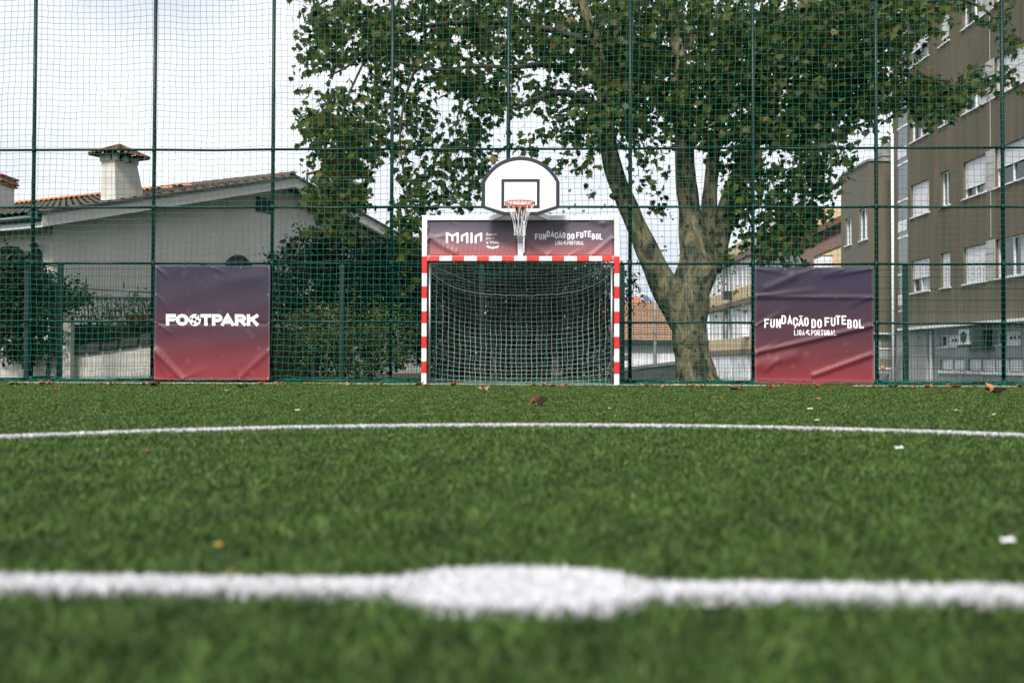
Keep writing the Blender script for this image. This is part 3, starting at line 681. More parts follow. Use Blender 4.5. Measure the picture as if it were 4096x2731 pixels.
def glyph(c, r=.3):
    G_ = {'F': [[(0, 0), (0, 1), (1, 1)], [(0, .5), (.8, .5)]], 'E': [[(1, 1), (0, 1), (0, 0), (1, 0)], [(0, .5), (.8, .5)]], 'L': [[(0, 1), (0, 0), (1, 0)]], 'I': [[(.5, 0), (.5, 1)]],
          'T': [[(0, 1), (1, 1)], [(.5, 1), (.5, 0)]], 'N': [[(0, 0), (0, 1)], [(1, 0), (1, 1)], [(0, 1), (1, 0)]], 'U': [[(0, 1)] + _arc(.5, r, .5, r, 180, 360, 10) + [(1, 1)]],
          'A': [[(0, 0), (.5, 1), (1, 0)], [(.22, .24), (.78, .24)]], 'C': [_arc(.5, 1 - r, .5, r, 0, 180, 10) + _arc(.5, r, .5, r, 180, 360, 10)],
          'G': [_arc(.5, 1 - r, .5, r, 0, 180, 10) + _arc(.5, r, .5, r, 180, 360, 10) + [(1, .46), (.6, .46)]],
          'D': ['c', [(0, 0), (0, 1)] + _arc(.55, 1 - r, .45, r, 90, 0, 6) + _arc(.55, r, .45, r, 0, -90, 6)],
          'O': ['c', _ring(r if r < .45 else .5)], 'P': ['c', [(0, .42), (0, 1)] + _arc(.6, .71, .4, .29, 90, -90, 8), [(0, .42), (0, 0)]],
          'R': ['c', [(0, .42), (0, 1)] + _arc(.6, .71, .4, .29, 90, -90, 8), [(0, .42), (0, 0)], [(.5, .42), (1, 0)]],
          'B': ['c', [(0, .53), (0, 1)] + _arc(.55, .765, .38, .235, 90, -90, 8), 'c', [(0, 0), (0, .53)] + _arc(.6, .265, .4, .265, 90, -90, 8)], 'K': [[(0, 0), (0, 1)], [(1, 1), (.12, .45)], [(.38, .62), (1, 0)]]}
    return G_[c]
def block_word(word, x0, x1, z0, z1, asp, tk, r=.3, gap=.18):
    """asp: real width of one u unit over one v unit; returns one (verts, faces) per letter in uv"""
    H = (z1 - z0); W = (x1 - x0) * asp; wt = [.42 if c == 'I' else 1.0 for c in word]; unit = W / (sum(wt) + gap * (len(word) - 1)); x = 0; out = []
    for c, k in zip(word, wt):
        w = unit * k; t = tk * H; V_, F_ = [], []; closed = False
        for st in glyph(c, r):
            if st == 'c': closed = True; continue
            pts = [(x + t / 2 + px_ * (w - t), t / 2 + py_ * (H - t)) for px_, py_ in st]; v, f = strip(pts, t, closed); closed = False
            b = len(V_); V_ += [(x0 + a / asp, z0 + b_) for a, b_ in v]; F_ += [tuple(i + b for i in q) for q in f]
        out.append((V_, F_)); x += unit * (k + gap)
    return out
def build_banners():
    up = Vector((0, 0, 1)); nd = -FN
    # FOOTPARK banner on the fence
    sc = lambda X, Y: fence_at(600 + X / 3.136, 1050 + Y / 3.136, -0.09)
    s0, z1 = sc(65, 40); s1, z0 = sc(1500, 1505); z0 = max(z0, 0.03); w, h = s1 - s0, z1 - z0
    U = lambda X: (X - 65) / 1435.0; V = lambda Y: (1505 - Y) / 1465.0
    polys = [('letter_print', [block_word(c, U(a), U(b), V(810), V(663), w / h, .29, .5)[0] for c, a, b in (('F', 208, 332), ('O', 330, 490), ('T', 637, 772), ('P', 780, 912), ('A', 893, 1058), ('R', 1065, 1202), ('K', 1212, 1355))])]
    bc, br = (U(568), V(738)), 75 / 1435.0
    polys.append(('ball_print', [(disc(*bc, br, 28), [tuple(range(28))])]))
    black = [(disc(bc[0] + dx * br, bc[1] + dy * br, rr * br, 5), [(0, 1, 2, 3, 4)]) for dx, dy, rr in ((-.12, .12, .30), (.42, -.18, .27), (-.68, .25, .2), (.33, .70, .22), (-.3, -.62, .24), (.80, .42, .17))]
    cre = [(0.012, .255, .24, .012, .030, .05, False), (0.02, .21, .14, .03, .018, .09, False), (.012, .5, .14, .41, .016, .035, True), (.012, .985, .10, .91, .016, .03, True), (.985, .25, .74, .012, .016, .05, False), (.012, .75, .12, .62, .008, .05, True), (.6, .87, .9, .9, .006, .1, False), (.02, .493, .98, .493, -.010, .03, False), (.25, .012, .45, .10, .01, .05, True), (.75, .012, .70, .12, .01, .04, True), (.5, .985, .62, .93, .01, .04, True)]
    b1, P1, E1 = banner('fence_banner', 'square purple to red banner reading FOOTPARK with a football among its letters', fence_pt(s0, z0, -0.095), FD, up, nd, w, h, cre, polys, M['banner'], black, icons(3, 60), fine=0.0016, seed=1)
    # FUNDACAO banner on the fence
    sc = lambda X, Y: fence_at(2990 + X / 3.074, 1050 + Y / 3.074, -0.09)
    s0, z1 = sc(85, 60); s1, z0 = sc(1550, 1495); w, h = s1 - s0, z1 - z0
    u_ = lambda a, b: ((a - 85) / 1465.0, (b - 85) / 1465.0); v_ = lambda a, b: ((1495 - b) / 1435.0, (1495 - a) / 1435.0)
    words = [('FUN', 205, 408, 695, 805, 0), ('DA', 415, 550, 650, 760, 0), ('C', 558, 622, 675, 785, 0), ('A', 624, 692, 675, 785, 0), ('O', 696, 752, 675, 785, 0), ('DO', 787, 915, 697, 808, 0), ('FU', 948, 1083, 675, 785, 0), ('TE', 1085, 1215, 652, 765, 0), ('BOL', 1228, 1425, 700, 810, 0), ('LIGA', 572, 703, 830, 898, 0), ('PORTUGAL', 782, 1088, 830, 898, 0)]
    T = [q for s, a, b, c, d, _ in words for q in block_word(s, *u_(a, b), *v_(c, d), w / h, .175 if d - c > 90 else .135, gap=.26)]
    uu = lambda X: (X - 85) / 1465.0; vv = lambda Y: (1495 - Y) / 1435.0
    for p in stroke([(uu(588), vv(786)), (uu(592), vv(800)), (uu(580), vv(806))], .008) + stroke([(uu(638), vv(664)), (uu(650), vv(658)), (uu(662), vv(666)), (uu(676), vv(660))], .007): T.append((p, [tuple(range(len(p)))]))
    T += liga_logo(uu(712), uu(772), vv(898), vv(828))
    cre = [(.012, .755, .50, .80, .026, .05, True), (.02, .745, .985, .742, .020, .035, False), (.985, .745, .80, .68, .016, .05, True), (.012, .50, .25, .62, .020, .05, True), (.012, .265, .985, .50, .034, .040, False), (.012, .265, .20, .36, .014, .04, True), (.985, .255, .50, .075, .032, .045, False), (.985, .985, .60, .93, .020, .05, True), (.012, .985, .25, .955, .016, .04, True), (.25, .985, .5, .985, -.012, .05, False), (.10, .82, .33, .92, .016, .06, False), (.03, .16, .33, .24, .024, .10, False), (.02, .03, .98, .02, .012, .015, False), (.09, .12, .2, .2, .014, .05, False), (.5, .985, .32, .93, .014, .05, True), (.75, .985, .58, .94, .014, .05, True)]
    b2, P2, E2 = banner('fence_banner', 'creased square purple to red banner reading FUNDAÇÃO DO FUTEBOL tied between two fence posts', fence_pt(s0, z0, -0.095), FD, up, nd, w, h, cre, [('letter_print', T)], M['banner'], (), icons(9, 55), fine=0.0008, seed=2)
    for b_, P_, E_, sgn in ((b1, P1, E1, 0), (b2, P2, E2, 0)):
        for u, v in E_:
            if 0.05 < u < 0.95 and v < 0.05: continue
            c = P_(u, v, 0.006); dirv = FD * (-1 if u < .05 else 1 if u > .95 else 0) * 0.075 + Vector((0, 0, 0.05 if (v > .95) else 0))
            MB().tube([c, c + dirv * 0.5 - FN * 0.01, c + dirv + FN * 0.05], 0.004, 5).build('cable_tie', M['black'], b_)
    # goal banners
    gn = MG.to_3x3() @ Vector((0, -1, 0)); gd = MG.to_3x3() @ Vector((1, 0, 0))
    gp = lambda px, py: MG.inverted() @ onplane(px, py, MG @ Vector((0, 0.03, 0)), FN)
    a = gp(1680 + 172 / 5.345, 840 + 205 / 5.345); b = gp(1680 + 2088 / 5.345, 840 + 988 / 5.345); w, h = b.x - a.x, a.z - b.z
    uu = lambda X: (X - 172) / 1916.0; vv = lambda Y: (988 - Y) / 783.0
    ar = 1916.0 / 783.0
    def st(pts, wd):   # stroke with correct aspect
        out = []
        for p in stroke([(x, y) for x, y in pts], wd): out.append(([(uu(x), vv(y)) for x, y in p], [tuple(range(len(p)))]))
        return out
    logo = st([(580, 690), (580, 503), (695, 562), (808, 503), (808, 690)], 48) + st([(695, 562), (695, 648)], 48) + st([(897, 648), (897, 560), (1012, 503), (1012, 692)], 48) + st([(1103, 503), (1103, 694)], 48) + st([(1192, 694), (1192, 562), (1308, 506), (1308, 652)], 48)
    smile = st([(1440, 780), (1495, 803), (1555, 812), (1615, 803), (1672, 782)], 38)
    txt = [text_polys('Sorrir', uu(1418), uu(1655), vv(550), vv(492), .02), text_polys('para', uu(1418), uu(1595), vv(648), vv(588), -.006), text_polys('a Vida.', uu(1418), uu(1700), vv(722), vv(662), .025)]
    cre = [(.015, .49, .35, .60, .018, .06, True), (.015, .49, .30, .10, .030, .05, False), (.015, .49, .2, .35, .012, .05, True), (.2, .06, .95, .06, -.006, .04, False), (.95, .6, .86, .75, -.012, .05, False), (.25, .97, .35, .8, .008, .05, True)]
    base = MG @ Vector((a.x, 0.03, b.z))
    b3, P3, E3 = banner('goal_banner', 'rippled purple to pink banner with the MAIA logo and a smile tied over the goal', base, gd, up, gn, w, h, cre, [('logo_print', logo), ('smile_print', smile), ('letter_print', txt)], M['banner_small'], (), (), fine=0.0042, nu=170, nv=60, eyelets=(5, 3), seed=3)
    a = gp(2060 + 205 / 5.345, 840 + 205 / 5.345); b = gp(2060 + 2115 / 5.345, 840 + 992 / 5.345); w, h = b.x - a.x, a.z - b.z
    uu = lambda X: (X - 205) / 1910.0; vv = lambda Y: (992 - Y) / 787.0
    words = [('FUN', 430, 668, 508, 637), ('DA', 678, 838, 450, 580), ('C', 850, 925, 480, 607), ('A', 930, 1008, 480, 607), ('O', 1012, 1080, 480, 607), ('DO', 1117, 1272, 507, 637), ('FU', 1310, 1462, 478, 607), ('TE', 1470, 1627, 450, 580), ('BOL', 1642, 1872, 507, 637), ('LIGA', 866, 1018, 666, 748), ('PORTUGAL', 1115, 1478, 666, 748)]
    T = [q for s, x0, x1, y0, y1 in words for q in block_word(s, uu(x0), uu(x1), vv(y1), vv(y0), w / h, .175 if y1 - y0 > 100 else .135, gap=.26)]
    for p in stroke([(885, 608), (889, 622), (876, 628)], 9) + stroke([(945, 470), (958, 464), (974, 472), (990, 466)], 8): T.append(([(uu(x), vv(y)) for x, y in p], [tuple(range(len(p)))]))
    T += liga_logo(uu(1032), uu(1104), vv(748), vv(664))
    cre = [(.25, .03, .08, .30, .016, .05, False), (.75, .03, .985, .50, .020, .04, False), (.5, .97, .2, .70, .012, .07, True), (.75, .97, .88, .90, .014, .05, False), (.98, .97, .88, .90, .014, .05, False), (.5, .03, .8, .35, .010, .07, True), (.25, .03, .4, .3, .010, .07, True), (.1, .5, .9, .55, .006, .1, False)]
    base = MG @ Vector((a.x, 0.03, b.z))
    b4, P4, E4 = banner('goal_banner', 'dotted purple to pink banner reading FUNDAÇÃO DO FUTEBOL tied over the goal', base, gd, up, gn, w, h, cre, [('letter_print', T)], M['banner_dots'], (), (), fine=0.0006, nu=130, nv=60, eyelets=(5, 3), seed=4)
    for b_, P_, E_ in ((b3, P3, E3), (b4, P4, E4)):
        for u, v in E_:
            c = P_(u, v, 0.005)
            if v > .9: q = c + Vector((0, 0, 0.09)); mid = c.lerp(q, .5) + gn * 0.05
            elif v < .1: q = c - Vector((0, 0, 0.06)); mid = c.lerp(q, .5) + gn * 0.05
            else:
                q = c + gd * (0.07 if u > .5 else -0.07); mid = c.lerp(q, .5) + gn * 0.04
            MB().tube([c, mid, q + gn * 0.045], 0.0035, 5).build('cable_tie', M['rope'], b_)
build_banners()
# ------------------------------------------------------------------ walls with openings
def wall_holes(mp, u0, u1, v0, v1, holes, dep):
    """mp(u, v, w) -> point, w inwards; returns MB with front faces and reveals"""
    us = sorted({u0, u1, *[x for h in holes for x in h[:2]]}); vs = sorted({v0, v1, *[x for h in holes for x in h[2:4]]})
    m = MB()
    for i in range(len(us) - 1):
        for j in range(len(vs) - 1):
            cu, cv = (us[i] + us[i + 1]) / 2, (vs[j] + vs[j + 1]) / 2
            if any(h[0] < cu < h[1] and h[2] < cv < h[3] for h in holes): continue
            m.quad(mp(us[i], vs[j], 0), mp(us[i + 1], vs[j], 0), mp(us[i + 1], vs[j + 1], 0), mp(us[i], vs[j + 1], 0))
    for a, b, c, d in [h[:4] for h in holes]:
        for (p, q) in (((a, c), (b, c)), ((b, c), (b, d)), ((b, d), (a, d)), ((a, d), (a, c))):
            m.quad(mp(*p, 0), mp(*q, 0), mp(*q, dep), mp(*p, dep))
    return m
def pbox(mp, a, b, c, d, w0, w1):
    vs = [mp(a, c, w0), mp(b, c, w0), mp(b, d, w0), mp(a, d, w0), mp(a, c, w1), mp(b, c, w1), mp(b, d, w1), mp(a, d, w1)]
    return vs, [(0, 1, 2, 3), (7, 6, 5, 4), (0, 4, 5, 1), (1, 5, 6, 2), (2, 6, 7, 3), (3, 7, 4, 0)]
def slats(mp, a, b, c, d, w, pitch=0.05):
    m = MB(); n = max(2, int((d - c) / pitch)); st = (d - c) / n
    for k in range(n):
        z = c + k * st
        m.add([mp(a, z, w + .012), mp(b, z, w + .012), mp(b, z + st * .25, w - .006), mp(a, z + st * .25, w - .006), mp(b, z + st, w + .004), mp(a, z + st, w + .004)], [(0, 1, 2, 3), (3, 2, 4, 5)])
    return m
def window(parent, mp, a, b, c, d, dep=0.16, shut=0.6, mull=(0.5,), sill=True, curtain=0.0, frame_m='pvc', name='window'):
    """a window as one part with frame, panes, shutter and sill as sub-parts"""
    root = MB().add(*pbox(mp, a, b, c, d, dep - .004, dep + 0.01)).build(name, M['glass_dark'], parent)
    def sub(vs_fs, nm, mt):
        o = MB().add(*vs_fs).build(nm, M[mt]); o.parent = root; return o
    t = 0.055
    for q in ((a, a + t, c, d), (b - t, b, c, d), (a + t, b - t, c, c + t), (a + t, b - t, d - t, d)): sub(pbox(mp, *q, dep - .06, dep - .008), 'frame', frame_m)
    for f in mull:
        x = a + (b - a) * f; sub(pbox(mp, x - .035, x + .035, c + t, d - t, dep - .055, dep - .010), 'mullion', frame_m)
    if curtain > 0:
        x0, x1 = (a + t, a + (b - a) * curtain); sub(pbox(mp, x0, x1, c + t, d - t, dep - .006, dep - .0045), 'curtain', 'curtain')
    if shut > 0:
        z = d - (d - c) * shut; o = slats(mp, a + .012, b - .012, z, d - .01, dep - .08).build('roller_shutter', M['shutter']); o.parent = root
        sub(pbox(mp, a + .012, b - .012, z - .03, z, dep - .09, dep - .066), 'shutter_rail', 'pvc')
    if sill: sub(pbox(mp, a - .07, b + .07, c - .045, c - .003, -0.05, dep - .062), 'sill', 'pvc')
    return root

# ------------------------------------------------------------------ brown apartment block on the right
def build_brown():
    X0 = 15.45; ztop = 19.5; ynear, yfar = 24.0, 40.3
    mp = lambda u, v, w: Vector((X0 + w, u, v))
    Yof = lambda px, X=X0: atX(px, 1300, X).y
    e = empty('apartment_block', (X0 + 3, 33, -1.5), 'tall brown rendered apartment block with white roller shutters at the right', 'building')
    zs = 3.04; fl = 2.915
    cols = [(Yof(3719), Yof(3645)), (Yof(3802), Yof(3764)), (Yof(3948), Yof(3855)), (29.2, Yof(3983))]
    holes = []
    for k in range(6):
        z = zs + fl * k
        for ci, (a, b) in enumerate(cols):
            if z + 1.25 < ztop: holes.append((a, b, z, z + 1.24, ci, k))
    g = 1.66
    m = wall_holes(mp, ynear, yfar, g, ztop, [h[:4] for h in holes], 0.17)
    # solid body behind the facade
    m.add(*pbox(mp, ynear, yfar, g, ztop, 0.30, 9.0)); m.quad(mp(ynear, g, 0), mp(yfar, g, 0), mp(yfar, g, 0.3), mp(ynear, g, 0.3)); m.quad(mp(yfar, g, 0), mp(yfar, ztop, 0), mp(yfar, ztop, 0.3), mp(yfar, g, 0.3)); m.quad(mp(ynear, g, 0), mp(ynear, ztop, 0), mp(ynear, ztop, 0.3), mp(ynear, g, 0.3))
    m.build('wall', M['brown'], e)
    SH = {(0, 0): .55, (1, 0): .97, (2, 0): .97, (0, 1): .97, (1, 1): 0, (2, 1): .72, (0, 2): 0, (1, 2): 0, (2, 2): 0, (0, 3): .52, (1, 3): .80, (2, 3): 0.0, (3, 0): 0, (3, 1): .5, (3, 2): 1, (3, 3): .4}
    for a, b, c, d, ci, k in holes:
        window(e, mp, a, b, c, d, shut=SH.get((ci, k), random.choice([.3, .6, .95])), mull=(0.55,) if ci != 3 else (.3, .62), curtain=random.choice([0.3, .5, .45]))
    for k in range(5):      # grey service panel between the two wide windows
        z = zs + fl * k
        MB().add(*pbox(mp, cols[3][1] + .01, cols[2][0] - .01, z - .04, z + 1.27, -0.02, 0.02)).build('infill_panel', M['panel_grey'], e)
        for q in (.33, .66): MB().add(*pbox(mp, cols[3][1] + .012, cols[2][0] - .012, z + 1.27 * q, z + 1.27 * q + .012, -0.024, -0.019)).build('panel_joint', M['iron'], e)
    # stairwell glazing strip at the far end
    sa, sb = Yof(3634), Yof(3598)
    MB().add(*pbox(mp, sa, sb, g + .02, ztop - .4, -0.02, 0.02)).build('stair_glazing', M['glass_grey'], e)
    z = g + .7; i = 0
    while z < ztop - .5:
        MB().add(*pbox(mp, sa - .02, sb + .02, z, z + .07, -0.05, -0.018)).build('transom', M['pvc'], e); z += 1.46 if i % 2 else 1.45; i += 1
    for k in range(6):
        z = g + .95 + fl * k
        slats(mp, sa, sb, z, z + .42, -0.045, .07).build('louvre', M['shutter'], e)
    for px, zt in ((3582, 9.6),):
        MB().tube([mp(Yof(px), -1.4, -0.10), mp(Yof(px), zt, -0.10)], 0.055, 10).build('downpipe', M['pvc'], e, True)
    MB().tube([mp(Yof(3967), 4.4, -0.012), mp(Yof(3967), ztop, -0.012)], 0.010, 6).build('cable', M['panel_grey'], e)
    # ledge and concrete ground floor
    MB().add(*pbox(mp, ynear, Yof(3631), g - .06, g + .03, -0.42, 0.02)).build('ledge', M['pvc'], e)
    gmp = lambda u, v, w: Vector((X0 + 0.10 + w, u, v))
    W1 = (Yof(3828), Yof(3747), .93, 1.36); W2 = (Yof(4068), Yof(3970), .93, 1.36)
    V1 = (Yof(3845), Yof(3748), .08, .50); V2 = (Yof(4075), Yof(3858), .08, .50)
    m = wall_holes(gmp, ynear, yfar, -1.5, g - .07, [W1, W2, V1, V2], 0.14); m.build('ground_floor_wall', M['concrete'], e)
    for w_ in (W1, W2):
        r = window(e, gmp, *w_, dep=.13, shut=0, mull=(.72,), curtain=0)
        a, b, c, d = w_
        pp = MB().add(*pbox(gmp, a + .06, a + (b - a) * .68, c + .06, d - .06, .119, .1245)).build('poster', M['print_white']); pp.parent = r
        for q in range(3):
            t0 = a + .15 + (b - a) * (.05 + .16 * q); dk = MB().add(*pbox(gmp, t0, t0 + .16, c + .17, c + .27, .113, .1185)).build('poster_mark', M['board_black']); dk.parent = r
    for v_ in (V1, V2):
        a, b, c, d = v_
        MB().add(*pbox(gmp, a, b, c, d, .13, .14)).build('vent_backing', M['black'], e)
        n = max(2, int((b - a) / .78))
        for k in range(n):
            x0, x1 = a + (b - a) * k / n, a + (b - a) * (k + 1) / n
            lv = slats(gmp, x0 + .03, x1 - .03, c + .02, d - .02, .07, .075).build('louvre', M['shutter'], e)
            MB().add(*pbox(gmp, x0 - .0, x0 + .035, c, d, .03, .06)).build('louvre_frame', M['pvc'], e)
        MB().add(*pbox(gmp, a - .08, b + .08, c - .10, c - .005, -0.06, .02)).build('sill', M['pvc'], e)
    for px in (3722,): MB().tube([gmp(Yof(px), -1.45, -.08), gmp(Yof(px), g - .12, -.08)], 0.05, 10).build('downpipe', M['pvc'], e, True)
    MB().add(*pbox(gmp, Yof(3712), Yof(3640), -1.5, g - .10, -0.16, -0.01)).build('concrete_pier', M['concrete'], e, bevel=.02)
    # air conditioning units below the ledge
    for px, zc in ((3885, 1.22), (3940, 1.16)):
        y = Yof(px)
        ac = empty('air_conditioner', gmp(y, zc - .3, -.2), 'boxy white air conditioner under the ledge of the brown block' if px == 3885 else 'dark air conditioner beside the white one under the ledge', 'air conditioner')
        MB().add(*pbox(gmp, y - .38, y + .38, zc - .26, zc + .26, -.36, -.02)).build('casing', M['pvc'] if px == 3885 else M['black'], ac, bevel=.02)  # first casing white, second black
        MB().tube([gmp(y, zc, -.375), gmp(y, zc, -.362)], .20, 20).build('fan_grille', M['black'], ac)
        MB().add(*pbox(gmp, y - .42, y + .42, zc - .34, zc - .27, -.40, -.005)).build('bracket', M['black'], ac)
    # stepped wing beyond: front face towards the camera and its left side
    yw = 41.5; xl = atY(3476, 1000, yw).x
    zt = atY(3500, 646, yw).z
    w = empty('apartment_wing', (xl + 3, yw, -1.5), 'lower taupe wing with a chimney stepping out beyond the tall brown block', 'building')
    fm = lambda u, v, q: Vector((u, yw + q, v)); sm = lambda u, v, q: Vector((xl + q, u, v))
    Ys = lambda px: atX(px, 1000, xl).y
    xr = X0 + 3
    yb = Ys(3364)
    ca = Ys(3407); cb = Ys(3382); cc = Ys(3490 - 2); zc_ = 3.0
    hs = []
    for k in range(2):
        z = [5.55, 2.6][k]
        hs += [(Ys(3406), Ys(3382), z, z + 1.2), (Ys(3470), Ys(3437), z, z + 1.35)]
    m = wall_holes(sm, yw, yb, 1.6, zt, hs, .15); m.add(*pbox(sm, yw + .02, yb, -1.5, zt - .02, .2, 3.5)); m.build('side_wall', M['brown_light'], w)
    for h in hs: window(w, sm, *h, dep=.14, shut=random.choice([.0, .45]), mull=(.5,), curtain=.5)
    fw = (atY(3523, 1360, yw).x, atY(3577, 1360, yw).x, .95, 1.30); fv = (atY(3518, 1360, yw).x, atY(3580, 1360, yw).x, .15, .50)
    m = wall_holes(fm, xl, xr, 1.58, zt, [], .1); m.build('front_wall', M['brown'], w)
    m = wall_holes(fm, xl, xr, -1.5, 1.52, [fw, fv], .12); m.build('ground_floor_wall', M['concrete'], w)
    MB().add(*pbox(fm, xl - .05, xr, 1.52, 1.58, -.25, .05)).build('ledge', M['pvc'], w)
    window(w, fm, *fw, dep=.11, shut=0, mull=(.45,), curtain=.4)
    slats(fm, fv[0], fv[1], fv[2], fv[3], .06, .07).build('louvre', M['shutter'], w); MB().add(*pbox(fm, fv[0] - .05, fv[1] + .05, fv[2] - .09, fv[2] - .005, -.05, .02)).build('sill', M['pvc'], w)
    MB().add(*pbox(fm, xl - .06, xr, zt, zt + .10, -.08, 3)).build('parapet', M['concrete_dark'], w)
    # concrete chimney on the wing
    q0 = atY(3516, 600, yw + .5).x; q1 = atY(3588, 600, yw + .5).x; zb = zt + .1; y0, y1 = yw + .15, yw + .9
    zA, zB, zC = atY(3540, 603, yw).z, atY(3540, 560, yw).z, atY(3540, 541, yw).z
    ch = empty('chimney', ((q0 + q1) / 2, yw + .5, zb), 'weathered concrete chimney with a tapered top on the taupe wing', 'chimney')
    MB().box(q0, q1, y0, y1, zb + .002, zA).build('chimney_base', M['concrete_dark'], ch, bevel=.01)
    MB().box(q0 - .05, q1 + .05, y0 - .05, y1 + .05, zb + (zA - zb) * .45, zb + (zA - zb) * .6).build('chimney_band', M['concrete'], ch, bevel=.01)
    xa, xb = q0 + .18, q1 - .18
    MB().add([(q0 + .03, y0 + .03, zA), (q1 - .03, y0 + .03, zA), (q1 - .03, y1 - .03, zA), (q0 + .03, y1 - .03, zA), (xa, y0 + .2, zB), (xb, y0 + .2, zB), (xb, y1 - .2, zB), (xa, y1 - .2, zB)], [(0, 1, 5, 4), (1, 2, 6, 5), (2, 3, 7, 6), (3, 0, 4, 7), (4, 5, 6, 7)]).build('chimney_taper', M['concrete_dark'], ch)
    for x in (xa + .03, xb - .03): MB().box(x - .03, x + .03, y0 + .2, y1 - .2, zB, zC - .03).build('cap_leg', M['concrete_dark'], ch)
    MB().box(xa - .08, xb + .08, y0 + .1, y1 - .1, zC - .03, zC + .02).build('cap_slab', M['concrete_dark'], ch)
build_brown()

# ------------------------------------------------------------------ beige apartment house behind the tree
def build_beige():
    X2 = 14.45; ya, yb = 50.0, 76.0
    e = empty('beige_apartment_house', (X2 + 3, 60, -1.5), 'beige apartment house with brown bands and white glazed balconies behind the plane tree', 'building')
    mp = lambda u, v, w: Vector((X2 + w, u, v)); Y = lambda px: atX(px, 1300, X2).y
    m = MB(); m.add(*pbox(mp, ya, yb, -1.5, 8.2, 1.3, 9)); m.build('wall', M['beige'], e)
    for z0 in (1.15, 4.3, 7.2):
        MB().add(*pbox(mp, ya, yb, z0, z0 + .75, 0, 1.3)).build('balcony_parapet', M['beige'], e)
        MB().add(*pbox(mp, ya - .02, yb + .02, z0 - .33, z0 - .003, -.04, 1.3)).build('brown_band', M['beige_brown'], e)
    for z0, z1 in ((1.9, 3.96), (5.05, 6.86)):
        u = ya + .3; k = 0
        while u < yb - 2.4:
            wd = 2.5
            MB().add(*pbox(mp, u, u + wd - .12, z0 + .003, z1, .22, .26)).build('glazing', M['curtain'] if k % 3 else M['glass_dark'], e)
            for x in (u, u + wd * .5, u + wd - .14): MB().add(*pbox(mp, x, x + .07, z0 + .003, z1, .16, .215)).build('mullion', M['pvc'], e)
            if k % 4 == 2: MB().add(*pbox(mp, u + wd - .1, u + wd + .4, z0 + .003, z1, .12, .3)).build('pillar', M['beige_brown'], e); u += .5
            u += wd; k += 1
    MB().add(*pbox(mp, ya, yb, -1.5, .80, .10, 1.3)).build('garage_wall', M['garage'], e)
    for k in range(5): MB().add(*pbox(mp, ya + 1 + 5 * k, ya + 4.6 + 5 * k, -1.5, .62, .06, .10)).build('garage_door', M['pvc'], e)
    # front face with window and brown eaves roof
    fm = lambda u, v, w: Vector((u, ya - .6 + w, v)); X = lambda px: atY(px, 1000, ya - .6).x
    zz = lambda py, px=3290: atY(px, py, ya - .6).z
    hw = (X(3250), X(3332), 3.6, zz(1021))
    m = wall_holes(fm, X(3225), X(3225) + 6, -1.5, zz(950), [hw], .15); m.build('front_wall', M['beige'], e)
    window(e, fm, *hw, dep=.14, shut=.8, mull=(.5,))
    MB().add(*pbox(fm, X(3225), X(3252), -1.5, zz(960), -.12, -.01)).build('pillar', M['beige_brown'], e)
    # pitched roof: eave edge falls to the left
    p0 = atY(3190, 968, ya - 1.2); p1 = atY(3420, 862, ya - 1.2); th = Vector((0, 0, .32)); bk = Vector((0, 5, 0))
    MB().add([p0, p1, p1 + th, p0 + th, p0 + bk, p1 + bk, p1 + bk + th, p0 + bk + th], [(0, 1, 2, 3), (3, 2, 6, 7), (0, 4, 5, 1), (0, 3, 7, 4), (4, 7, 6, 5)]).build('roof', M['brown_roof'], e)
    MB().add([p0 + Vector((.3, .5, 0)), p1 + Vector((0, .5, 0)), p1 + Vector((0, .5, -1.2)), p0 + Vector((.3, .5, -.9))], [(0, 1, 2, 3)]).build('gable_board', M['beige_brown'], e)
    q0 = atY(3090, 1000, ya + 4); q1 = atY(3200, 935, ya + 4)
    MB().add([q0, q1, q1 + th, q0 + th, q0 + bk, q1 + bk, q1 + bk + th, q0 + bk + th], [(0, 1, 2, 3), (3, 2, 6, 7), (0, 4, 5, 1), (0, 3, 7, 4), (4, 7, 6, 5)]).build('roof', M['brown_roof'], e)
    c = atY(3238, 900, ya); MB().box(c.x - .32, c.x + .32, ya, ya + .7, c.z - 1.6, c.z + .55).build('chimney', M['beige_brown'], e); MB().box(c.x - .5, c.x + .5, ya - .2, ya + .9, c.z + .55, c.z + .85).build('chimney_cap', M['brown_roof'], e)
    c = atY(3270, 893, ya); MB().box(c.x - .25, c.x + .35, ya + .8, ya + 1.4, c.z - 1.2, c.z + .15).build('vent_stack', M['beige'], e); MB().box(c.x - .3, c.x + .42, ya + .75, ya + 1.45, c.z + .15, c.z + .22).build('vent_cap', M['brown_roof'], e)
    # laundry box and rack on the facade
    y = Y(2925); MB().add(*pbox(mp, y - .3, y + .3, 4.45, 5.0, -.6, -.02)).build('hanging_box', M['glass_dark'], e)
    y = Y(2990); MB().add(*pbox(mp, y - .5, y + .5, 1.9, 2.6, -.5, -.02)).build('cooling_unit', M['pvc'], e)
build_beige()

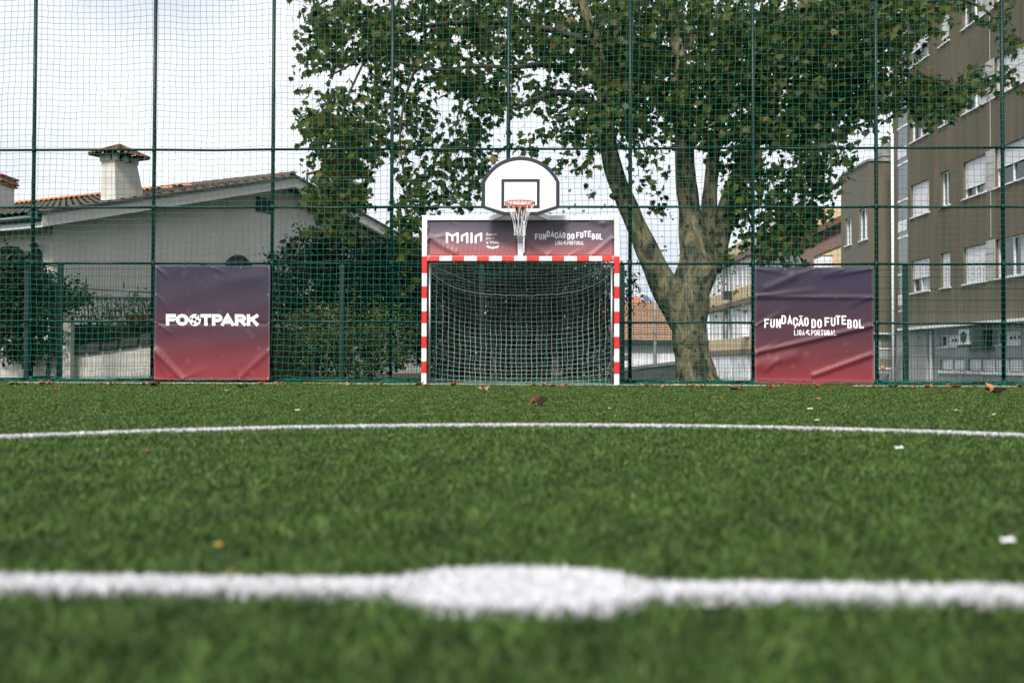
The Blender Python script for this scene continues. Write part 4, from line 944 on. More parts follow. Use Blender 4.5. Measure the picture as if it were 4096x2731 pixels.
# ------------------------------------------------------------------ tiled garage row, street pole, ramp parapet
def tiled_slope(A, B, C, D, nc, nr, mt, name, parent, amp=0.035):
    """A-B eave (left, right), D-C ridge; corrugated tile courses"""
    A, B, C, D = map(Vector, (A, B, C, D)); nrm = (B - A).cross(D - A).normalized()
    if nrm.z < 0: nrm = -nrm
    m = MB(); nu = nc * 4
    for r in range(nr):
        t0, t1 = r / nr, (r + 1.12) / nr
        def fn(i, j):
            t = t0 + (t1 - t0) * j; p = A.lerp(B, i).lerp(D.lerp(C, i), min(t, 1.0))
            w = abs(math.sin(math.pi * i * nc)); return p + nrm * (w * amp + (1 - j) * 0.035 + 0.004 * math.sin(i * 91 + r * 7))
        m.grid(fn, nu, 1)
    return kind(m.build(name, mt, parent, False), 'stuff')
def build_street():
    yg = 44.0
    X = lambda px, y=yg: atY(px, 1300, y).x
    e = empty('garage_row', (X(2650), yg, -1.5), 'low white garage building with an orange tiled roof seen past the trunk', 'building')
    ze = atY(2600, 1372, yg).z; x0, x1 = X(2440), X(2810)
    MB().box(x0, x1, yg, yg + 6, -1.5, ze - .02).build('wall', M['garage'], e)
    MB().box(x0 - .3, x1 + .2, yg - .45, yg - .30, ze - .02, ze + .13).build('gutter', M['gutter'], e)
    zr = ze + 2.1
    tiled_slope((x0 - .3, yg - .35, ze + .08), (x1 + .2, yg - .35, ze + .08), (x1 + .2, yg + 5.2, zr), (x0 - .3, yg + 5.2, zr), 36, 16, M['tile_pale'], 'roof_tiling', e)
    MB().box(x0 - .3, x1 + .2, yg + 5.2, yg + 5.5, ze, zr + .05).build('ridge', M['tile_orange'], e)
    a, b = X(2645), X(2700); MB().box(a, b, yg - .03, yg - .002, -1.2, ze - .5).build('garage_door', M['pvc'], e)
    a, b = X(2493), X(2512); MB().box(a, b, yg - .05, yg - .002, atY(2500, 1438, yg).z, atY(2500, 1420, yg).z).build('window', M['glass_grey'], e)
    yh = 56.0; xa, xb = X(2470, yh), X(2700, yh); zt = atY(2520, 1222, yh).z; za = atY(2560, 1172, yh).z
    h = empty('grey_house', (X(2560, yh), yh, -1.5), 'grey rendered house with a hipped orange roof and a solar panel behind the garages', 'building')
    MB().box(xa, X(2585, yh), yh, yh + 5, -1.5, zt).build('wall', M['panel_grey'], h)
    pk = Vector((X(2570, yh), yh + 2.5, za))
    MB().add([(xa - .2, yh - .3, zt), (X(2610, yh), yh - .3, zt - .1), (X(2700, yh), yh + 3, zt - 1.2), pk, (xa - .2, yh + 5, zt)], [(0, 1, 3), (1, 2, 3), (0, 3, 4)]).build('roof', M['tile_orange'], h)
    s0, s1, s2, s3 = atY(2570, 1182, yh - 1), atY(2588, 1180, yh - 1), atY(2652, 1254, yh - 1.6), atY(2612, 1254, yh - 1.6)
    MB().add([s0, s1, s2, s3, *(p + Vector((0, .1, -.08)) for p in (s0, s1, s2, s3))], [(0, 1, 2, 3), (7, 6, 5, 4), (0, 4, 5, 1), (1, 5, 6, 2), (2, 6, 7, 3), (3, 7, 4, 0)]).build('solar_panel', M['solar'], h)
    for k in range(1):
        pts = [atY(2538, 1280, yh - 2), atY(2562, 1258, yh - 2), atY(2605, 1252, yh - 2)]; MB().tube(pts, .05, 6).build('roof_pipe', M['pvc'], h)
    # concrete pole
    yp = 40.0; p = atY(2621, 1440, yp)
    tag(MB().tube([(p.x, yp, -1.5), (p.x, yp, 2.0), (p.x, yp, atY(2621, 1183, yp).z)], [.075, .065, .055], 10).build('concrete_pole', M['concrete_dark'], None, True), 'slim grey concrete pole in front of the orange tiled roof', 'pole')
    # parapet wall of the ramp, with light coping
    yr = 24.5; a0, a1 = atY(2440, 1490, yr), atY(2720, 1455, yr)
    r = empty('ramp_parapet', (a0.x, yr, -1.5), 'sloping grey concrete parapet with a pale coping beside the tree trunk', 'wall')
    poly = [(a0.x, -1.5), (a1.x, -1.5), (a1.x, a1.z), (a0.x, a0.z)]
    MB().prism(poly, yr, yr + .2).build('parapet_wall', M['concrete'], r)
    MB().add([(a0.x, yr - .05, a0.z + .003), (a1.x, yr - .05, a1.z + .003), (a1.x, yr + .25, a1.z + .003), (a0.x, yr + .25, a0.z + .003), (a0.x, yr - .05, a0.z + .08), (a1.x, yr - .05, a1.z + .08), (a1.x, yr + .25, a1.z + .08), (a0.x, yr + .25, a0.z + .08)], [(0, 1, 5, 4), (1, 2, 6, 5), (2, 3, 7, 6), (3, 0, 4, 7), (4, 5, 6, 7), (3, 2, 1, 0)]).build('coping', M['garage'], r)
    b0 = atY(2840, 1420, 34)
    # white wall glimpsed through the shrubs behind the goal
    yw = 30.0; w0, w1 = atY(2130, 1400, yw), atY(2480, 1400, yw)
    w = empty('boundary_wall', (w0.x, yw, -1.5), 'white boundary wall with upright bars glimpsed through the shrubs behind the goal', 'wall')
    MB().box(w0.x, w1.x, yw, yw + .2, -1.5, atY(2300, 1440, yw).z).build('wall_base', M['concrete'], w)
    for k in range(16):
        x = w0.x + (w1.x - w0.x) * (k + .5) / 16; MB().box(x - .03, x + .03, yw + .08, yw + .12, atY(2300, 1440, yw).z, atY(2300, 1380, yw).z).build('bar', M['iron'], w)
    # concrete stakes behind the goal
    for px in (1975, 2222):
        y = 18.75; c = atY(px, 1500, y)
        tag(MB().box(c.x - .06, c.x + .06, y, y + .1, -.1, atY(px, 1402, y).z).build('concrete_stake', M['concrete_dark'], None, bevel=.01), 'short square concrete stake in the dark shrubs ' + ('next to a mesh fence post' if px == 1975 else 'midway between two mesh fence posts'), 'stake')
build_street()

# ------------------------------------------------------------------ the villa on the left
def build_villa():
    ang = RAD(27.6); u = Vector((math.sin(ang), math.cos(ang), 0)); nrm = Vector((math.cos(ang), -math.sin(ang), 0)); w = -nrm; up = Vector((0, 0, 1))
    B0 = atY(171, 899, 20.8); B0.z = 0
    hp = lambda px, py, off=0: onplane(px, py, B0 + w * off, nrm)          # on plane parallel to the gable
    tt = lambda p: (p - B0).dot(u)
    e = empty('villa', B0 + w * 5 + u * 8, 'pale grey rendered villa with a broad gable and brown tiled roof', 'house')
    apt, apb = hp(1184, 711), hp(1180, 752); lt, lb = hp(171, 858), hp(171, 899); rt_, rb_ = hp(1545, 912), hp(1528, 932)
    ta = tt(apt); za, zl = apt.z, lt.z; zr = rt_.z; tr = tt(rt_)
    slope_r = (za - zr) / (tr - ta); tend = ta + (za - zl) / slope_r
    fh = (apt.z - apb.z) * .55 + (lt.z - lb.z) * .45
    G = lambda t, z, q: B0 + u * t + up * z + w * q
    # barge boards (fascia) left and right, soffit and roof slopes
    DEP = 15.0
    zroof = lambda t: zl + (za - zl) * t / ta if t <= ta else za - (t - ta) * slope_r
    for t0, t1 in ((0, ta), (ta, tend)):
        MB().add([G(t0, zroof(t0) - fh, 0), G(t1, zroof(t1) - fh, 0), G(t1, zroof(t1), 0), G(t0, zroof(t0), 0), G(t0, zroof(t0) - fh, .12), G(t1, zroof(t1) - fh, .12), G(t1, zroof(t1), .12), G(t0, zroof(t0), .12)], [(0, 1, 2, 3), (7, 6, 5, 4), (0, 4, 5, 1), (3, 2, 6, 7), (0, 3, 7, 4), (1, 5, 6, 2)]).build('barge_board', M['fascia'], e)
        MB().add([G(t0, zroof(t0) - fh + .06, .12), G(t1, zroof(t1) - fh + .06, .12), G(t1, zroof(t1) - fh + .06, DEP), G(t0, zroof(t0) - fh + .06, DEP)], [(0, 1, 2, 3)]).build('soffit', M['soffit'], e)
        MB().add([G(t0 - .02, zroof(t0) + .004, -.04), G(t1 + .02, zroof(t1) + .004, -.04), G(t1 + .02, zroof(t1) + .07, -.04), G(t0 - .02, zroof(t0) + .07, -.04), G(t0 - .02, zroof(t0) + .004, .3), G(t1 + .02, zroof(t1) + .004, .3), G(t1 + .02, zroof(t1) + .07, .3), G(t0 - .02, zroof(t0) + .07, .3)], [(0, 1, 2, 3), (3, 2, 6, 7), (0, 4, 5, 1), (7, 6, 5, 4)]).build('verge_tiling', M['tile_dark'], e)
    tiled_slope(G(0, zl + .03, .05), G(0, zl + .03, DEP), G(ta, za + .03, DEP), G(ta, za + .03, .05), 64, 22, M['tile_dark'], 'roof_tiling', e, .05)
    tiled_slope(G(tend, zroof(tend) + .03, .05), G(tend, zroof(tend) + .03, DEP), G(ta, za + .03, DEP), G(ta, za + .03, .05), 40, 12, M['tile_dark'], 'roof_tiling', e, .05)
    q = .1
    while q < DEP:          # ridge tiles one by one
        mm = MB(); rad = .13
        def fn(i, j): a = math.pi * i; return G(ta + rad * math.cos(a) * 1.1, za + .05 + rad * math.sin(a) + .02 * j, q + .46 * j)
        mm.grid(fn, 8, 1); mm.build('ridge_tile', M['tile_orange'] if q > 5.5 else M['tile_dark'], e, True); q += .42
    # a course of newer orange tiles just below the ridge
    for k in range(2):
        t0 = ta - .95 + k * .45; tiled_slope(G(t0, zroof(t0) + .09, 4.2 - k * .4), G(t0, zroof(t0) + .09, DEP), G(t0 + .5, zroof(t0 + .5) + .09, DEP), G(t0 + .5, zroof(t0 + .5) + .09, 4.2 - k * .4), 46, 1, M['tile_orange'], 'orange_tiling', e, .05)
    # eave board and gutter on the left wall
    MB().add([G(.0, zl - fh, .12), G(0, zl - fh, DEP), G(0, zl - .13, DEP), G(0, zl - .13, .12), G(.1, zl - fh, .12), G(.1, zl - fh, DEP), G(.1, zl - .13, DEP), G(.1, zl - .13, .12)], [(3, 2, 1, 0), (0, 1, 5, 4), (3, 7, 6, 2)]).build('eave_board', M['garage'], e)
    MB().tube([G(-.06, zl - .07, .03), G(-.06, zl - .07, DEP)], .075, 8).build('gutter', M['gutter'], e, True)
    MB().add([G(-.13, zl - .02, .0), G(.02, zl + .03, .0), G(.02, zl + .08, .0), G(-.13, zl + .06, .0), G(-.13, zl - .02, .3), G(.02, zl + .03, .3), G(.02, zl + .08, .3), G(-.13, zl + .06, .3)], [(0, 1, 2, 3), (3, 2, 6, 7), (0, 3, 7, 4)]).build('gutter_end', M['gutter'], e)
    # walls
    go, eo = .55, .67
    zw = lambda t: zroof(t) - fh + .05
    MB().add([G(eo, -.1, go), G(tend - eo, -.1, go), G(tend - eo, zw(tend - eo), go), G(ta, zw(ta), go), G(eo, zw(eo), go)], [(0, 1, 2, 3, 4)]).build('gable_wall', M['render_grey'], e)
    lw = lambda a, v, d: G(eo + d, v, go + a)
    holes = [(1.02, 1.75, 1.0, 2.52), (2.05, 3.35, 1.0, 2.60)]
    zz = lambda py, px: (onplane(px, py, B0 + u * eo, u)).z
    aa = lambda px: (onplane(px, 1000, B0 + u * eo, u) - G(eo, 0, go)).dot(w)
    holes = [(aa(172), aa(112), .9, zz(990, 140)), (aa(98), aa(0) + .3, .9, zz(982, 50))]
    wall_holes(lw, 0, DEP - 1, -.1, zw(eo), holes, .2).build('left_wall', M['render_cream'], e)
    for i, (a, b, c, d) in enumerate(holes):
        wv = MB().add(*pbox(lw, a, b, c, d, .17, .19)).build('arched_window', M['shutter_dark'], e)
        n = 10
        for k in range(14):
            z = c + (d - c) * (k + .2) / 14; s = MB().add(*pbox(lw, a + .05, b - .05, z, z + (d - c) * .04, .13, .16)).build('shutter_slat', M['shutter_dark']); s.parent = wv
        # arched head
        mm = MB(); pts = [(a + (b - a) * k / 10, d - .0 - .16 * (abs(2 * k / 10 - 1) ** 2)) for k in range(11)]
        vs = [lw(x, z, .01) for x, z in pts] + [lw(x, d + .01, .01) for x, z in pts]; mm.add(vs, [(k, k + 1, k + 12, k + 11) for k in range(10)]); ah = mm.build('arch_infill', M['render_cream']); ah.parent = wv
    # window under the gable peak and arched one lower on the gable wall
    gw = lambda px, py: hp(px, py, go)
    def gquad(p, q_, zt_, zb_, nm, mt, arch=False):
        t0, t1 = tt(gw(p, 900)), tt(gw(q_, 900)); b_ = [G(t0, zb_, go - .03), G(t1, zb_, go - .03)]
        n = 10; top = [G(t1 + (t0 - t1) * k / n, zt_ - (.22 * abs(2 * k / n - 1) ** 2 if arch else 0), go - .03) for k in range(n + 1)]
        bb = [p_ + w * .05 for p_ in b_ + top]; m = MB(); nn = len(bb); m.add(b_ + top + bb, [tuple(range(nn))] + [(i, (i + 1) % nn, (i + 1) % nn + nn, i + nn) for i in range(nn)]); return m.build(nm, M[mt], e)
    gquad(1022, 1082, gw(1050, 792).z, gw(1050, 850).z, 'gable_vent', 'shutter_dark')
    gquad(905, 1005, gw(950, 1018).z, gw(950, 1018).z - 1.3, 'arched_window', 'shutter_dark', True)
    # small wall lantern at the corner
    lp = lw(aa(166), 0, -.18); zl0, zl1 = zz(1012, 166), zz(968, 166)
    ln = empty('wall_lantern', Vector((lp.x, lp.y, zl0)), 'black wrought iron lantern on the white corner of the villa', 'lantern')
    c = Vector((lp.x, lp.y, 0)); H = zl1 - zl0
    MB().tube([c + up * (zl0 + H * .05), c + up * (zl0 + H * .55)], [.055, .085], 6).build('lamp_glass', M['glass_grey'], ln)
    MB().tube([c + up * (zl0 + H * .55), c + up * (zl0 + H * .75), c + up * (zl0 + H)], [.12, .06, .01], 6).build('lamp_hood', M['iron'], ln)
    MB().tube([c + up * (zl0 + H * .1), c + up * (zl0 - .12), c + u * .2 + up * (zl0 - .05)], .012, 6).build('bracket', M['iron'], ln)
    # tapered white chimney with tiled cap
    off = .35
    cp = lambda px, py, o=off: hp(px, py, o)
    t1, t2 = tt(cp(463, 805)), tt(cp(590, 800)); zb0 = cp(463, 812).z - .5; ztop = cp(463, 640).z; t2t = tt(cp(551, 655)); t1t = tt(cp(461, 640))
    zb0 += .38; d = .50
    ch = empty('tiled_chimney', G((t1 + t2) / 2, zb0, off + d / 2), 'tapered white chimney with a small terracotta tiled cap on the villa roof', 'chimney')
    vb = [G(t1, zb0, off), G(t2, zb0, off), G(t2, zb0, off + d), G(t1, zb0, off + d)]; vt = [G(t1t, ztop, off + .02), G(t2t, ztop, off + .02), G(t2t, ztop, off + d - .04), G(t1t, ztop, off + d - .04)]
    MB().add(vb + vt, [(0, 1, 5, 4), (1, 2, 6, 5), (2, 3, 7, 6), (3, 0, 4, 7), (4, 5, 6, 7)]).build('chimney_stack', M['render_cream'], ch)
    zc = ztop + .13
    for i in range(4):
        for f in (0.04, .5):
            a_, b_ = vt[i], vt[(i + 1) % 4]; p = a_.lerp(b_, f); p = p.lerp((vt[0] + vt[2]) / 2, .08)
            MB().box(p.x - .06, p.x + .06, p.y - .06, p.y + .06, ztop, zc + .02).build('vent_pier', M['render_cream'], ch)
    MB().box(*(lambda c_: (c_.x - .13, c_.x + .13, c_.y - .13, c_.y + .13))((vt[0] + vt[2]) / 2), ztop, zc).build('flue', M['black'], ch)
    cen = (vt[0] + vt[2]) / 2; pk = Vector((cen.x, cen.y, zc + .24)); corners = [Vector((v.x, v.y, zc)) + (u * (-.2 if i_ in (0, 3) else .2)) + (w * (-.2 if i_ in (0, 1) else .2)) for i_, v in enumerate(vt)]
    for i in range(4):
        a_, b_ = corners[i], corners[(i + 1) % 4]
        tiled_slope(a_, b_, pk.lerp(b_, .06), pk.lerp(a_, .06), 7, 3, M['tile_mossy'], 'cap_tiling', ch, .035)
        MB().tube([a_ + up * .03, pk + up * .05], [.05, .045], 6).build('hip_tile', M['tile_mossy'], ch, True)
    MB().add(corners, [(3, 2, 1, 0)]).build('cap_underside', M['soffit'], ch)
    # stone chimney beyond the ridge, partly hidden by leaves
    o2 = 3.2
    s1, s2 = tt(hp(1372, 780, o2)), tt(hp(1455, 780, o2)); zb1, zt1 = hp(1420, 862, o2).z, hp(1420, 742, o2).z; zt2 = hp(1440, 700, o2).z
    sc_ = empty('stone_chimney', G((s1 + s2) / 2, zb1, o2), 'rough stone chimney with a tiled cap behind the hanging leaves', 'chimney')
    MB().add([G(s1, zb1 - 1, o2), G(s2, zb1 - 1, o2), G(s2, zb1 - 1, o2 + 1), G(s1, zb1 - 1, o2 + 1), G(s1, zt1, o2), G(s2, zt1, o2), G(s2, zt1, o2 + 1), G(s1, zt1, o2 + 1)], [(0, 1, 5, 4), (1, 2, 6, 5), (2, 3, 7, 6), (3, 0, 4, 7), (4, 5, 6, 7)]).build('chimney_stack', M['stone'], sc_)
    rr = random.Random(4)
    for r in range(5):
        x = s1
        while x < s2 - .1:
            l_ = rr.uniform(.22, .42); x2 = min(s2, x + l_); z0 = zb1 + (zt1 - zb1) * r / 5
            MB().add([G(x + .015, z0 + .015, o2 - .03), G(x2 - .015, z0 + .02, o2 - .03), G(x2 - .015, z0 + (zt1 - zb1) / 5 - .01, o2 - .03), G(x + .02, z0 + (zt1 - zb1) / 5 - .015, o2 - .03), G(x + .015, z0 + .015, o2), G(x2 - .015, z0 + .02, o2), G(x2 - .015, z0 + (zt1 - zb1) / 5 - .01, o2), G(x + .02, z0 + (zt1 - zb1) / 5 - .015, o2)], [(0, 1, 2, 3), (0, 4, 5, 1), (1, 5, 6, 2), (2, 6, 7, 3), (3, 7, 4, 0)]).build('stone', M['stone'], sc_); x = x2
    MB().add([G(s1 - .1, zt1, o2 - .1), G(s2 + .1, zt1, o2 - .1), G(s2 + .1, zt1, o2 + 1.1), G(s1 - .1, zt1, o2 + 1.1), G(s1 - .1, zt1 + .12, o2 - .1), G(s2 + .1, zt1 + .12, o2 - .1), G(s2 + .1, zt1 + .12, o2 + 1.1), G(s1 - .1, zt1 + .12, o2 + 1.1)], [(0, 1, 5, 4), (1, 2, 6, 5), (2, 3, 7, 6), (3, 0, 4, 7), (4, 5, 6, 7)]).build('chimney_band', M['fascia'], sc_)
    for ff in (0.05, .5, .9):
        t_ = s1 + (s2 - s1) * ff; MB().add([G(t_, zt1 + .12, o2), G(t_ + .1, zt1 + .12, o2), G(t_ + .1, zt1 + .35, o2), G(t_, zt1 + .35, o2)], [(0, 1, 2, 3)]).build('vent_pier', M['fascia'], sc_)
    cs = [G(s1 - .3, zt1 + .35, o2 - .3), G(s2 + .3, zt1 + .35, o2 - .3), G(s2 + .3, zt1 + .35, o2 + 1.3), G(s1 - .3, zt1 + .35, o2 + 1.3)]; pk = (cs[0] + cs[2]) / 2 + up * .5
    for i in range(4): tiled_slope(cs[i], cs[(i + 1) % 4], pk.lerp(cs[(i + 1) % 4], .05), pk.lerp(cs[i], .05), 8, 3, M['tile_mossy'], 'cap_tiling', sc_, .035)
    # another chimney just entering on the far left
    yq = 27.0; p = atY(2, 735, yq)
    cq = empty('tiled_chimney', (p.x - .4, yq, 3.5), 'chimney with stacked terracotta rim at the edge of the villa roof, far from the gable', 'chimney')
    MB().box(p.x - .9, p.x - .02, yq, yq + .8, 3.2, p.z).build('chimney_stack', M['fascia'], cq)
    for k in range(4): MB().box(p.x - 1.0 - .03 * (k % 2), p.x + .04 + .04 * (k % 2), yq - .1, yq + .9, p.z + .003 + .07 * k, p.z + .06 + .07 * k).build('rim_tile', M['terracotta'], cq, bevel=.02)
build_villa()

# ------------------------------------------------------------------ garden in front of the villa
def build_garden():
    y = 19.2
    A = lambda px, py, yy=y: atY(px, py, yy)
    # cream retaining wall, its top rising to the right, and stone edging above
    w = empty('garden_wall', A(400, 1500), 'low cream rendered garden wall under a dark stone edging behind the mesh fence', 'wall')
    p = [A(200, 1420), A(300, 1408), A(440, 1390), A(620, 1362), A(760, 1345)]
    poly = [(p[0].x - 2.2, -.1)] + [(p[-1].x, -.1)] + [(q.x, q.z) for q in reversed(p)] + [(p[0].x - 2.2, A(200, 1432).z)]
    MB().prism(poly, y, y + .25).build('wall_face', M['render_cream'], w)
    rr = random.Random(8)
    for i in range(9):
        f0, f1 = i / 9, (i + 1) / 9
        def at(f): k = min(int(f * 4), 3); return p[k].lerp(p[k + 1], f * 4 - k)
        a, b = at(f0), at(f1 - .004); hh = rr.uniform(.10, .16)
        m = MB(); m.add([(a.x, y - .08, a.z - .05), (b.x, y - .08, b.z - .05), (b.x, y + .3, b.z - .05), (a.x, y + .3, a.z - .05), (a.x + .02, y - .05, a.z + hh), (b.x - .02, y - .06, b.z + hh * .9), (b.x, y + .3, b.z + hh), (a.x, y + .3, a.z + hh)], [(0, 1, 5, 4), (1, 2, 6, 5), (2, 3, 7, 6), (3, 0, 4, 7), (4, 5, 6, 7), (3, 2, 1, 0)])
        m.build('edging_stone', M['sleeper'], w, bevel=.02)
    c = A(268, 1400, 19.0); tag(MB().box(c.x - .09, c.x + .09, 18.95, 19.13, -.05, A(268, 1262, 19.0).z).build('gate_pillar', M['render_cream'], None, bevel=.01), 'slim square cream pillar at the end of the garden wall', 'pillar')
    # terrace raised behind and its wrought-iron railing
    yt = 20.3
    kind(MB().box(A(230, 1300, yt).x, A(1050, 1300, yt).x, yt - .2, yt + 6, -.06, A(500, 1300, yt).z).build('terrace_ground', M['earth']), 'structure')
    r = empty('iron_railing', A(430, 1280, yt), 'black wrought iron railing with scrolls on the villa terrace', 'railing')
    a0, a1 = A(300, 1152, yt - .1), A(625, 1170, yt - .1); b0, b1 = A(300, 1182, yt - .1), A(625, 1192, yt - .1); c0, c1 = A(300, 1268, yt - .1), A(625, 1268, yt - .1)
    for q0, q1, ra in ((a0, a1, .022), (b0, b1, .012), (c0, c1, .016)): MB().tube([q0, q1], ra, 6).build('rail', M['iron'], r)
    for k in range(19):
        f = k / 18; t, b = (a0.lerp(a1, f) if k % 6 == 0 else b0.lerp(b1, f)), c0.lerp(c1, f)
        MB().tube([b, t], .009, 5).build('baluster', M['iron'], r)
        for s in (-1, 1):
            cc = b0.lerp(b1, f) - Vector((0, 0, .05)); pts = [cc + Vector((s * (.045 - .034 * t_) * math.cos(t_ * 8) + s * .05, 0, (.045 - .03 * t_) * math.sin(t_ * 8))) for t_ in np.linspace(0, 1, 11)]
            MB().tube(pts, .006, 4).build('scroll', M['iron'], r)
    for px in (525, 560, 595):
        c = A(px, 1272, yt - .35); c.z = A(px, 1300, yt).z - .02
        tag(MB().tube([c, c + Vector((0, 0, .05)), c + Vector((0, 0, .2)), c + Vector((0, 0, .21)), c + Vector((0, 0, .235))], [.07, .085, .11, .125, .12], 14).build('flower_pot', M['terracotta'], None, True), 'small terracotta flower pot at the foot of the iron railing', 'flower pot', 'pots along the railing')
build_garden()

# ------------------------------------------------------------------ foliage
def leaf_mesh_plane():
    # five-lobed plane-tree leaf, about 1 wide, lying in xy with the stalk at the origin pointing +y
    o = [(0, 0), (.20, .02), (.46, -.06), (.36, .16), (.60, .36), (.36, .42), (.30, .62), (.14, .58), (0, .98)]
    pts = o + [(-x, y) for x, y in reversed(o[1:-1])]
    z = lambda x, y: -0.30 * x * x - 0.16 * y * y + .05 * abs(x)
    V = [(0, .30, .03)] + [(x, y, z(x, y)) for x, y in pts]
    n = len(pts); Fc = [(0, 1 + i, 1 + (i + 1) % n) for i in range(n)]
    return np.array(V), np.array(Fc)
def leaf_mesh_oval():
    V = np.array([(0, 0, 0), (.26, .35, .06), (.2, .7, .03), (0, 1, -.08), (-.2, .7, .03), (-.26, .35, .06), (0, .45, -.02)])
    return V, np.array([(6, 0, 1), (6, 1, 2), (6, 2, 3), (6, 3, 4), (6, 4, 5), (6, 5, 0)])
def leaf_mesh_slim():
    V = np.array([(0, 0, 0), (.11, .45, .03), (0, 1, -.05), (-.11, .45, .03)]); return V, np.array([(0, 1, 2), (0, 2, 3)])
def rot_mats(n, droop=0.9, r=rng):
    """leaf frames: stalk direction random azimuth, tip drooping"""
    az = r.uniform(0, 2 * np.pi, n); el = -droop + r.normal(0, .55, n); ro = r.normal(0, .7, n)
    Y = np.c_[np.cos(az) * np.cos(el), np.sin(az) * np.cos(el), np.sin(el)]
    up = np.tile([0, 0, 1.0], (n, 1)); X = np.cross(Y, up); X /= np.linalg.norm(X, axis=1)[:, None] + 1e-9; Z = np.cross(X, Y)
    c, s = np.cos(ro)[:, None], np.sin(ro)[:, None]; X2 = X * c + Z * s; Z2 = -X * s + Z * c
    return np.stack([X2, Y, Z2], axis=2)
def leaves_np(P, size, cols, tmpl, droop=0.9):
    V0, F0 = tmpl; n = len(P); R_ = rot_mats(n, droop); k = len(V0)
    V = np.einsum('nij,kj->nki', R_, V0) * size[:, None, None] + P[:, None, :]
    Fc = (F0[None] + (np.arange(n) * k)[:, None, None]).reshape(-1, 3)
    return V.reshape(-1, 3), Fc, np.repeat(cols, k, axis=0)
def P_at(px, py, Y):      # vectorised atY
    R_ = np.array(CR3); d = np.c_[(px - 2048) / F, -(py - 1365.5) / F, -np.ones_like(px)] @ R_.T
    return d * (Y / d[:, 1])[:, None] + np.array([0, 0, CAM_H])

def noisy_tube(pts, rad, seed, n=14, sub=5, rough=.06):
    pts = [Vector(p) for p in pts]; r = random.Random(seed); P = []; Rr = []
    for i in range(len(pts) - 1):
        p0, p1, p2, p3 = pts[max(i - 1, 0)], pts[i], pts[i + 1], pts[min(i + 2, len(pts) - 1)]
        for k in range(sub):
            t = k / sub; P.append(.5 * ((2 * p1) + (-p0 + p2) * t + (2 * p0 - 5 * p1 + 4 * p2 - p3) * t * t + (-p0 + 3 * p1 - 3 * p2 + p3) * t ** 3)); Rr.append(rad[i] * (1 - t) + rad[i + 1] * t)
    P.append(pts[-1]); Rr.append(rad[-1])
    m = MB(); m.tube(P, Rr, n)
    ph = [r.uniform(0, 6.28) for _ in range(6)]
    for q in range(len(P)):
        for k in range(n):
            v = Vector(m.v[q * n + k]); c = P[q]; a = 2 * math.pi * k / n
            f = 1 + rough * (math.sin(3 * a + q * .35 + ph[0]) + .6 * math.sin(5 * a - q * .5 + ph[1]) + .7 * math.sin(q * .8 + ph[2]))
            m.v[q * n + k] = tuple(c + (v - c) * f)
    return m

